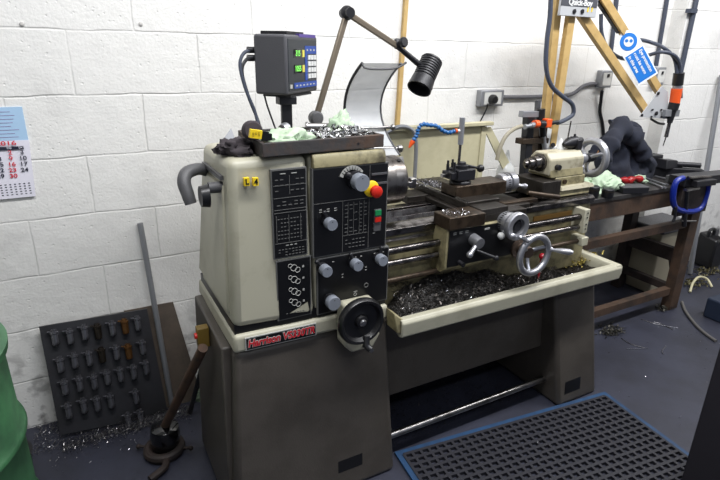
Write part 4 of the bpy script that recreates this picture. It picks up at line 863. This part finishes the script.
# orange valve and hoses
ov = thing('air_valve', P(540,126,'y',-.35), 'orange air valve clamped on the drill stand with a hose on each side', 'valve')
B().cyl(P(534,124,'y',-.35),P(538,124,'y',-.35),.019).build('valve_cap', ORANGE, ov); B().cyl(P(539,124,'y',-.35),P(544,124,'y',-.35),.018).build('valve_body', BLACKM, ov); q = P(547,123,'y',-.35)
B().box(q,(.036,.036,.042)).build('regulator_block', ORANGE, ov, bevel=.004); B().lathe(P(534,125,'y',-.35),(-1,0,-.1),[(0,.014),(.02,.014),(.022,.010),(.05,.009),(.052,.013),(.062,.013)],16).build('left_fitting', GALV, ov)
B().cyl(P(551,123,'y',-.35),P(558,122,'y',-.35),.010).build('right_fitting', BLACKM, ov)
tag(B().tube([P(522,126,'y',-.36),P(514,129,'y',-.36),P(506,136,'y',-.36),P(500,148,'y',-.36),P(497,160,'y',-.36)],.010,10).build('air_hose', mat('pale_hose',(148,142,124),.5)), 'pale grey hose curving down left from the orange air valve', 'hose')
tag(B().tube([P(557,123,'y',-.34),P(565,120,'y',-.34),P(573,114,'y',-.34),P(572,104,'y',-.34),P(562,96,'y',-.34),P(551,85,'y',-.34),P(546,66,'y',-.34),P(547,40,'y',-.34),P(550,15,'y',-.34),P(551,-15,'y',-.34)],.011,10).build('air_hose', CABLE), 'dark blue-grey hose looping up from the orange valve beside the yellow arm', 'hose')
# small drill chuck on the tailstock top
dc = thing('drill_chuck', (1.86,-.675,1.142), 'black drill chuck with upright key lying on the tailstock', 'drill chuck')
q = P(570,149,'y',-.68); B().lathe((q.x-.045,-.68,1.165),(1,0,.12),[(0,.008),(.01,.014),(.03,.024),(.075,.025),(.08,.018),(.11,.012)],20).build('chuck_body', BLACKM, dc)
B().cyl(P(566,148,'y',-.68),P(571,121,'y',-.68),.003,seg=8).build('long_pin', SHAFT, dc); B().cyl(P(574,146,'y',-.68),P(575,134,'y',-.68),.005,seg=8).bar(P(571,137,'y',-.68),P(578,138,'y',-.68),.006,.006).build('chuck_key', BLACKM, dc)
B().bb(q.x+.01,q.x+.04,-.71,-.65,1.142,1.185).build('key_block', BLACKM, dc, bevel=.003)
q = P(560,149,'y',-.66); tag(B().lathe((q.x,-.66,1.142),(0,0,1),[(0,.018),(.006,.017),(.04,.006),(.045,.004)],18).build('plastic_cone', WHITEP), 'small white cone standing on the tailstock left of the drill chuck', 'cone')

# ------------------------------------------------------------------ tapping arm on the wall side of the bench
YQ = -.26
qb_ = thing('tapping_arm', (2.30,YQ,ZT), 'yellow parallel-link tapping arm with a white elbow box behind the bench', 'tool arm')
def ybar(a, b_, c, d_, y=YQ, w_=.045, dy=.028, nm='yellow_link'): return B().bar(P(a,b_,'y',y),P(c,d_,'y',y),w_,dy,(0,1,0)).build(nm, YPAINT, qb_, bevel=.002)
ybar(558,-5,544,128,YQ+.02); ybar(571,12,551,146,YQ-.01)
ybar(578,10,647,113,YQ-.01); ybar(596,-12,625,34,YQ+.02); ybar(625,34,663,98,YQ+.02,nm='upper_link_lower_half')
B().bar(P(592,-8,'y',YQ+.03),P(619,32,'y',YQ+.03),.02,.02,(0,1,0)).build('gas_strut', BLACKM, qb_)
q0, q1 = P(558,15,'y',YQ-.04), P(599,-14,'y',YQ-.04)
eb = B().bb(q0.x,q1.x,YQ-.05,YQ-.035,q0.z-.002,q1.z).build('elbow_plate', mat('plate_grey',(176,178,180),.45), qb_, bevel=.002)
qh = P(563,7,'y',YQ-.05)
B().bb(P(561,4,'y',YQ-.05).x,P(597,4,'y',YQ-.05).x,YQ-.052,YQ-.049,P(578,6.5,'y',YQ-.05).z,q1.z-.004).build('dark_name_field', mat('field_grey',(70,72,78),.5), eb)
ql = P(581,2.8,'y',YQ-.053); text('arm_name', 'Quick-Boy', (ql.x,YQ-.0525,ql.z), (1,0,0), (0,0,1), .038, WHITEP, eb, 'CENTER', bold=.0012)
for a in (574,582): q = P(a,11.5,'y',YQ-.05); B().lathe((q.x,YQ-.049,q.z),(0,-1,0),[(0,.011),(.006,.011),(.007,.005)],16).build('pivot_bolt', BLACKM, eb)
for a in (588,592): q = P(a,9,'y',YQ-.05); B().bb(q.x-.004,q.x+.004,YQ-.0515,YQ-.049,q.z-.014,q.z+.010).build('yellow_mark', YEL, eb)
tp_ = [P(a,b_,'y',YQ-.03) for a,b_ in ((640,117),(662,86),(668,92),(668,119))]
wp = B().plate(tp_, .006).build('tool_plate', mat('plate_grey',(176,178,180),.45), qb_, bevel=.001)
for a,b_,r_ in ((643.5,115.5,.008),(660,93.5,.009),(658,113.5,.012),(654,110,.006),(663,110,.006),(653,117,.006),(663,117,.006)):
    q = P(a,b_,'y',YQ-.045); B().lathe((q.x,YQ-.033,q.z),(0,-1,0),[(0,r_),(.006,r_),(.008,r_*.5)],14).build('plate_bolt', BLACKM, wp)
B().bar(P(664,113,'y',YQ-.05),P(678,113,'y',YQ-.05),.04,.022,(0,1,0)).build('tool_clamp', GALV, wp, bevel=.002)
bp_ = [P(a,b_,'y',YQ-.02) for a,b_ in ((541,152),(548,128),(556,130),(566,152))]
B().plate(bp_,.006).build('base_plate', WHITEP, qb_)
q = P(553,145,'y',YQ); B().bar((q.x,YQ,q.z),(q.x+.02,YQ,ZT),.09,.07,(0,1,0)).build('base_column', WHITEP, qb_, bevel=.004)
B().cyl(P(553,145,'y',YQ-.03),P(553,145,'y',YQ-.05),.012).build('base_bolt', BLACKM, qb_)
B().tube([P(651,119,'y',YQ),P(658,123,'y',YQ),P(664,124,'y',YQ)],.007,8).build('hook', BLACKM, qb_)
# air drill
ad = thing('air_drill', P(675,110,'y',YQ-.05), 'orange and black air drill hanging from the tapping arm', 'drill')
YD = YQ-.05
def seg_(a,b_,c,d_,r_a,r_b,m_,nm): return B().cyl(P(a,b_,'y',YD),P(c,d_,'y',YD),r_a,r_b,20).build(nm, m_, ad)
seg_(679,73,677.5,85,.030,.030,BLACK,'rear_cap'); seg_(677.5,84,677,89,.027,.027,CHROME,'silver_collar'); seg_(677,88.5,674.5,103,.031,.029,ORANGE,'orange_body'); seg_(674.5,103,672.5,110,.031,.029,BLACK,'front_body')
seg_(672.5,110,669.5,123,.024,.015,BLACKM,'nose'); seg_(669.5,123,666,137,.010,.012,SHAFT,'drill_chuck'); seg_(666,137,663,146,.004,.003,SHAFT,'drill_bit')
B().bar(P(682,83,'y',YD),P(682,98,'y',YD),.006,.006,(0,1,0)).build('throttle_lever', GREYP, ad)
tag(B().tube([P(601,14,'y',YQ+.04),P(602,35,'y',YQ+.04),P(610,51,'y',YQ+.04),P(625,59,'y',YQ+.05),P(645,56,'y',YQ+.04),P(662,52,'y',YD+.02),P(675,56,'y',YD),P(680,66,'y',YD),P(680,75,'y',YD)],.010,10).build('air_hose', CABLE), 'lower of the two dark hoses looping to the air drill', 'hose')
tag(B().tube([P(636,39,'y',YQ+.04),P(650,42,'y',YQ+.04),P(664,48,'y',YD+.02),P(674,58,'y',YD+.02),P(677,74,'y',YD+.01)],.010,10).build('air_hose', CABLE), 'upper dark hose arching from behind the safety sign to the air drill', 'hose')
# safety sign
sg = thing('safety_sign', P(640,60,'y',YQ-.03), 'blue and white eye protection sign hung slanting on the yellow arm', 'sign')
YG = YQ-.035
SNn = Vector((-.50,-.86,.12)).normalized(); SP = P(640,60,'y',YG-.02); o1, o2 = PL(623.0,32,SP,SNn), PL(648,79.5,SP,SNn); dn = (o2-o1).normalized(); sdv = dn.cross(SNn).normalized()
if sdv.x < 0: sdv = -sdv
LG = (o2-o1).length; WG = .118; print('SIGN', LG)
def sgp(u, v, o=0): return tuple(o1+dn*u+sdv*v+SNn*o)
pl = []
for k in range(13):
    a = PI+PI*k/12; pl.append(sgp(.059+.059*math.sin(a)*1.0, .059*math.cos(a)))
pl = [sgp(.059-.059*math.sin(PI*k/12), -.059*math.cos(PI*k/12)) for k in range(13)] + [sgp(LG,.059), sgp(LG,-.059)]
pl = pl if (Vector(pl[1])-Vector(pl[0])).cross(Vector(pl[2])-Vector(pl[1])).dot(SNn) > 0 else pl[::-1]
B().plate(pl,.003).build('sign_board', mat('sign_white',(228,232,236),.35), sg)
SB = mat('sign_blue',(24,108,190),.35); cc_ = sgp(.060,0,.001)
B().lathe(cc_,SNn,[(0,.046),(.0045,.046)],40).build('blue_disc', SB, sg)
c_ = Vector(sgp(.060,0,.0055)); B().lathe(c_,SNn,[(0,.026),(.001,.026)],24).build('head_symbol', WHITEP, sg)
ul = (Vector((0,0,1))-SNn*SNn.z).normalized(); rl = ul.cross(SNn)
for s_ in (-1,1): B().lathe(c_+rl*.012*s_+ul*.004+SNn*.001,SNn,[(0,.009),(.001,.009)],16).build('goggle_lens', SB, sg)
mfc = (Vector(sgp(.122,0,.004))+Vector(sgp(LG-.010,0,.004)))/2; B().box(mfc,(.104,LG-.132,.003),Matrix((sdv,dn,SNn)).transposed()).build('blue_field', SB, sg)
TS = 1 if dn.cross(sdv).dot(SNn) > 0 else -1
for k, s_ in enumerate(('Eye protection','must be worn','in this area')):
    q = Vector(sgp(.130,.032-.032*k,.0062)); text('sign_text', s_, q, dn, sdv*TS, .0235, WHITEP, sg, 'LEFT', bold=.0006, sx=.95)

# ------------------------------------------------------------------ floor things
mt_ = thing('rubber_mat', (1.55,-1.35,0), 'black perforated rubber mat with a blue edge on the floor in front of the lathe', 'mat')
ang = math.atan2(-.117,1.085); ex = Vector((math.cos(ang),math.sin(ang),0)); ey = Vector((math.sin(ang),-math.cos(ang),0)); M0 = Vector((2.085,-.952,0)); WM, HM = 1.12, .92
def mp(u, v, z): w_ = M0-ex*u+ey*v; return Vector((w_.x,w_.y,z))
b = B(); Rm_ = Matrix((ex, -ey, Vector((0,0,1)))).transposed(); bw = .028
for (u0,u1,v0,v1) in ((0,WM,0,bw),(0,WM,HM-bw,HM),(0,bw,bw,HM-bw),(WM-bw,WM,bw,HM-bw)): b.box(mp((u0+u1)/2,(v0+v1)/2,.006),(u1-u0,v1-v0,.010),Rm_)
b.build('blue_edging', MATB, mt_)
b = B(); pu, pv = .0355, .031; nu = int((WM-2*bw)/pu); nv = int((HM-2*bw)/pv)
for i in range(nu+1): u = bw+i*(WM-2*bw)/nu; b.box(mp(u,HM/2,.008),(.0115,HM-2*bw,.013),Rm_)
for j in range(nv+1): v = bw+j*(HM-2*bw)/nv; b.box(mp(WM/2,v,.0082),(WM-2*bw,.0125,.013),Rm_)
b.build('perforated_rubber', MATK, mt_, smooth=False)
# green drum
gx, gy, gr = -.497, -.82, .285
dm = thing('oil_drum', (gx,gy,0), 'green steel oil drum at the lower left corner by the wall', 'drum')
prof = [(0,gr-.004),(.004,gr+.006),(.018,gr+.006),(.022,gr-.004)]
for zb in (.30,.575): prof += [(zb-.018,gr-.002),(zb-.010,gr+.007),(zb,gr+.011),(zb+.010,gr+.007),(zb+.018,gr-.002)]
prof += [(.805,gr-.004),(.81,gr+.008),(.83,gr+.010),(.836,gr-.004),(.826,gr-.012),(.822,.01)]
B().lathe((gx,gy,0),(0,0,1),prof,64).build('drum_body', DRUM, dm, angle=50)
B().lathe((gx,gy,.823),(0,0,1),[(0,.05),(.008,.048)],20).build('bung', STEEL, dm)
t = thing('black_tub', (-.40,-.32,0), 'small black round tub on the floor between the green drum and the boards', 'tub')
B().lathe((-.40,-.32,0),(0,0,1),[(0,.10),(.004,.105),(.12,.118),(.128,.122),(.130,.112),(.02,.098),(.018,.01)],36).build('tub_body', BLACK, t)
# boards with collets
BN = Vector((0,-1,.24)).normalized(); 
def BP(a, b_, out=0, off=0): return PL(a, b_, Vector((0,-.150,0))+BN*off, BN)+BN*out
cb = [BP(39,327),BP(147,309),BP(168,414),BP(60,435)]
zb_ = cb[3].z
for v in (2,3): cb[v] = cb[v]-Vector((0,0,0))
bd_ = B().plate([cb[3],cb[2],cb[1],cb[0]],-.012)
tag(bd_.build('collet_board', mat('board_black',(44,44,48),.55,.1,dirt=(32,31,32),amt=.6,scale=8)), 'dark steel board of pegs leaning on the wall, holding the tool holders', 'board')
b2 = [BP(124,311,0,-.03),BP(173,302,0,-.03),BP(208,417,0,-.03),BP(150,420,0,-.03)]
tag(B().plate([b2[3],b2[2],b2[1],b2[0]],-.012).build('wooden_board', mat('brown_board',(84,74,64),.7,dirt=(58,50,44),amt=.7,scale=7)), 'plain brown board leaning on the wall behind the collet board', 'board')
rows = [[(55,335),(70,334),(84.5,330),(97.5,329),(112,326),(124.5,324),(137,321)],
        [(60.5,362),(74.5,358),(89,355.5),(101.5,352.5),(116,350),(128,349),(142,345)],
        [(65,384.5),(79.5,381),(94,379),(107,375),(120,372),(133,369.5),(145.5,365)],
        [(68.5,408),(83.5,403),(97,401),(110.5,398),(135.5,394)],[(128,417),(140,414)]]
CM = {'k': mat('collet_steel',(104,104,110),.2,.6,dirt=(38,36,36),amt=.8,scale=30), 'd': mat('collet_dark',(50,44,38),.4,.7), 'b': mat('collet_bronze',(104,72,40),.4,.7)}
nth = ['first','second','third','fourth','fifth','sixth','seventh']; rn = ['top','second','third','fourth','bottom']
protos = {}
upv = Vector((0,.24,1)).normalized()
for ri, row in enumerate(rows):
    for ci, (a, b_) in enumerate(row):
        kd = 'b' if (ri, ci) in ((0,5),(1,5)) else 'd' if (ri, ci) in ((0,3),(1,3)) else 'k'
        c = BP(a, b_, .0185); adj = {'k':'steel','d':'dark stained','b':'bronze coloured'}[kd]
        if ri < 3: lab = '%s tool holder hanging %s from the left in the %s row of the board' % (adj, nth[ci], rn[ri])
        elif ri == 3: lab = ('%s tool holder, %s from the left in the group of four in the fourth row' % (adj, nth[ci])) if ci < 4 else 'steel tool holder hanging alone at the right of the fourth row of the board'
        else: lab = ['left of the two steel tool holders at the bottom of the board','right of the two steel tool holders at the bottom of the board'][ci]
        if kd not in protos:
            t = thing('tool_holder', c-upv*.03, lab, 'tool holder', 'tool holders on the leaning board')
            B().lathe(c-upv*.032, upv, [(-.006,.010),(-.002,.0135),(.040,.0140),(.043,.0165),(.050,.0165),(.052,.011),(.060,.010)], 18).build('holder_body', CM[kd], t)
            B().cyl(c+upv*.020-Vector((.024,0,0)), c+upv*.020-Vector((.010,0,0)), .0025, seg=8).cyl(c+upv*.020-Vector((.022,0,0)), c+upv*.020-Vector((.022,0,0))-BN*.010,.003,seg=8).build('hanging_pin', CM[kd], t)
            B().cyl(c+upv*.005, c+upv*.005-BN*.0175,.004,seg=8).build('peg_stub', BLACKM, t)
            protos[kd] = (t, c)
        else:
            t0, c0_ = protos[kd]; copy_tree(t0, c-c0_, None, lab)
# leaning steel rod
rt, rb = P(140,223,'y',-.02), P(172,405,'z',.012); rt.y = -.015; rt = P(140,223,'y',-.015)
dd = (rb-rt).normalized()
tag(B().cyl(rt,rb,.0115,seg=20).build('steel_rod', GALV), 'long grey steel rod leaning upright against the wall before the boards', 'rod')
# pole with heavy black cup
bs = P(165,452,'z',0); ps = thing('pole_stand', (bs.x,bs.y,0), 'brown wooden pole with a shiny black cup standing in an iron ring on the floor', 'pole')
B().torus((bs.x,bs.y,.022),(0,0,1),.062,.018,32,10).lathe((bs.x,bs.y,0),(0,0,1),[(0,.07),(.012,.066)],28).build('iron_ring', RUSTD, ps)
ct_ = P(166,432,'y',bs.y+.03); B().lathe((bs.x+.006,bs.y+.006,.012),(.06,.05,1),[(0,.045),(.02,.055),(.075,.057),(.098,.053),(.108,.040),(.112,.012)],32).build('black_cup', BLACKG, ps)
tp2 = P(203,348,'x',.285); B().cyl((bs.x+.012,bs.y+.012,.11),tp2,.017,.016,14).build('pole', mat('worn_brown_wood',(84,60,42),.6,dirt=(50,38,30),amt=.7,scale=14), ps)
for a in (2.6,-.5): B().cyl((bs.x+.07*math.cos(a),bs.y+.07*math.sin(a),.022),(bs.x+.105*math.cos(a),bs.y+.105*math.sin(a),.022),.006).ball((bs.x+.105*math.cos(a),bs.y+.105*math.sin(a),.022),.010,10).build('clamp_screw', RUSTD, ps)
q = P(150,480,'z',.012); B().tube([(bs.x-.005,bs.y-.07,.02),(bs.x-.02,bs.y-.11,.02),(q.x,q.y,.014)],.014,10).build('side_arm', RUSTD, ps)
iso = P(203,336,'x',.30)
is_ = thing('isolator_switch', (.295,iso.y,iso.z-.035), 'yellow and red isolator switch on the side of the lathe stand above the pole', 'switch')
B().bb(.280,.318,iso.y-.016,iso.y+.016,iso.z-.036,iso.z+.036).build('switch_box', mat('dull_yellow',(112,90,34),.5), is_, bevel=.003); B().cyl((.280,iso.y-.004,iso.z+.008),(.272,iso.y-.004,iso.z+.008),.010).build('red_knob', RED, is_)
p0, p1 = P(204,360,'y',-.36), P(190,412,'z',.014)
tag(B().tube([p0,p1],.010,10,1).build('black_rod', BLACKM), 'short black rod leaning in the gap behind the brown pole', 'rod')
tag(crumple('paper_rag', (P(203,398,'z',0).x,P(203,398,'z',0).y,0), (.07,.05,.04), mat('dull_green_rag',(96,110,92),.9), 21), 'dull green crumpled paper on the floor behind the lathe stand', 'rag')
# right side
q = P(603,296,'z',0)
sb = thing('storage_box', (3.42,-.24,0), 'cream plastic storage box with a grey lid standing under the bench', 'box')
B().hexa([(3.32,-.34,.002),(3.60,-.34,.002),(3.60,-.16,.002),(3.32,-.16,.002),(3.29,-.36,.44),(3.63,-.36,.44),(3.63,-.13,.44),(3.29,-.13,.44)]).build('box_body', BCREAM, sb, bevel=.01)
B().bb(3.275,3.645,-.375,-.115,.44,.48).build('box_lid', GREYP, sb, bevel=.01)
jq = Vector((4.22,-.20,0)); jg = thing('jerrycan', (jq.x,jq.y,0), 'black plastic can standing on the floor beyond the right bench leg', 'can')
B().hexa([(jq.x-.07,jq.y-.08,0),(jq.x+.07,jq.y-.08,0),(jq.x+.07,jq.y+.08,0),(jq.x-.07,jq.y+.08,0),(jq.x-.07,jq.y-.08,.23),(jq.x+.07,jq.y-.08,.23),(jq.x+.05,jq.y+.07,.26),(jq.x-.05,jq.y+.07,.26)]).build('can_body', BLACK, jg, bevel=.015); B().tube([(jq.x-.05,jq.y,.24),(jq.x-.045,jq.y,.29),(jq.x+.01,jq.y,.29),(jq.x+.02,jq.y,.24)],.012,10).build('can_handle', BLACK, jg); B().cyl((jq.x+.045,jq.y,.23),(jq.x+.045,jq.y,.29),.02).build('can_cap', GREYP, jg)
q = P(714,246,'z',0); q2 = P(720,195,'y',-.3)
tag(B().bb(4.56,4.66,-.20,-.11,0,.80).build('steel_post', RUSTD, bevel=.004), 'dark brown steel post standing by the wall at the right edge', 'post')
q = P(702,316,'z',0); tag(B().hexa([(q.x,q.y-.30,0),(q.x+.35,q.y-.30,0),(q.x+.35,q.y,0),(q.x,q.y,0),(q.x,q.y-.30,.13),(q.x+.35,q.y-.30,.13),(q.x+.35,q.y,.13),(q.x,q.y,.13)]).build('blue_crate', mat('dark_blue_plastic',(30,40,58),.5), bevel=.01), 'dark blue crate on the floor cut by the right edge of the view', 'crate')
def fl(pts, r, m_, label, nm='floor_hose'): tag(B().tube([P(a,b_,'z',r) for a,b_ in pts], r, 8).build(nm, m_), label, 'hose')
HOSE = mat('dirty_hose',(120,118,104),.5)
fl([(682,302),(686,312),(696,325),(706,334),(716,341)],.009,mat('grey_hose',(92,90,88),.5),'grey hose trailing on the floor from the bench leg toward the right')
tag(B().tube([P(690,292,'z',.01),P(693,283,'z',.05),P(699,277,'z',.07),(P(707,279,'z',.05)),P(712,287,'z',.012)],.008,8).build('floor_hose', mat('pale_yellow_hose',(190,184,150),.5)), 'pale hose forming a small arch on the floor beyond the bench leg', 'hose')
def leaf(px, py, n, sx, label, m_=YCHIP):
    q = P(px, py, 'z', 0); tag(swarf('brass_chips', lambda: (random.gauss(q.x,sx), random.gauss(q.y,sx*.6), .004+abs(random.gauss(0,.006))), n, m_, (.012,.035), wid=.0035), label, 'metal shavings', kind='stuff')
DCH = mat('dull_yellow_chips',(112,106,74),.6,.2); DCH2 = mat('grey_chips',(84,82,74),.6,.2)
leaf(707,272,160,.07,'dull yellow chips on the floor beyond the black plastic can',DCH); leaf(694,284,120,.05,'dull yellow chips on the floor behind the right bench leg',DCH); leaf(660,277,90,.04,'pale yellow chips on the floor under the right end of the bench',YCHIP)
leaf(611,332,160,.045,'grey-yellow chip nest on the floor beside the right lathe foot',DCH2); leaf(663,309,90,.03,'flat dark chips at the foot of the right front bench leg',DCH2); leaf(647,281,70,.03,'dark chips on the floor beside the storage box',DCH2)
# dark cabinet in the right foreground
q = P(679.5,484,'z',0)
cbt = thing('dark_cabinet', (q.x+.25,q.y-.25,0), 'dark grey steel cabinet edge in the right foreground, cut off by the frame', 'cabinet')
B().bb(q.x,q.x+.5,q.y-.5,q.y,0,.9).build('cabinet_body', mat('cabinet_dark',(40,38,44),.5), cbt, bevel=.004)
B().bb(q.x+.02,q.x+.48,q.y-.515,q.y-.5,.05,.86).build('cabinet_door', mat('cabinet_dark',(40,38,44),.5), cbt, bevel=.003)

# ------------------------------------------------------------------ light
def area(name, loc, rot, sx_, sy_, e, col=(1,1,1)):
    l = bpy.data.lights.new(name, 'AREA'); l.shape = 'RECTANGLE'; l.size = sx_; l.size_y = sy_; l.energy = e; l.color = col
    o = bpy.data.objects.new(name, l); COL.objects.link(o); o.location = loc; o.rotation_euler = rot; return o
area('fluorescent_fitting', (2.2,-1.5,3.1), (math.radians(14),0,0), 5.2, .25, 116, (.985,.985,1))
area('fluorescent_fitting', (1.3,-3.4,3.1), (math.radians(10),0,0), 2.6, .25, 20, (.88,.93,1))
W = bpy.data.worlds.new('world'); S.world = W; W.use_nodes = True; W.node_tree.nodes['Background'].inputs[0].default_value = (.62,.68,.85,1); W.node_tree.nodes['Background'].inputs[1].default_value = .22
vs = S.view_settings; vs.view_transform = 'Standard'; vs.look = 'None'; vs.exposure = .52; vs.gamma = 1; vs.use_curve_mapping = False
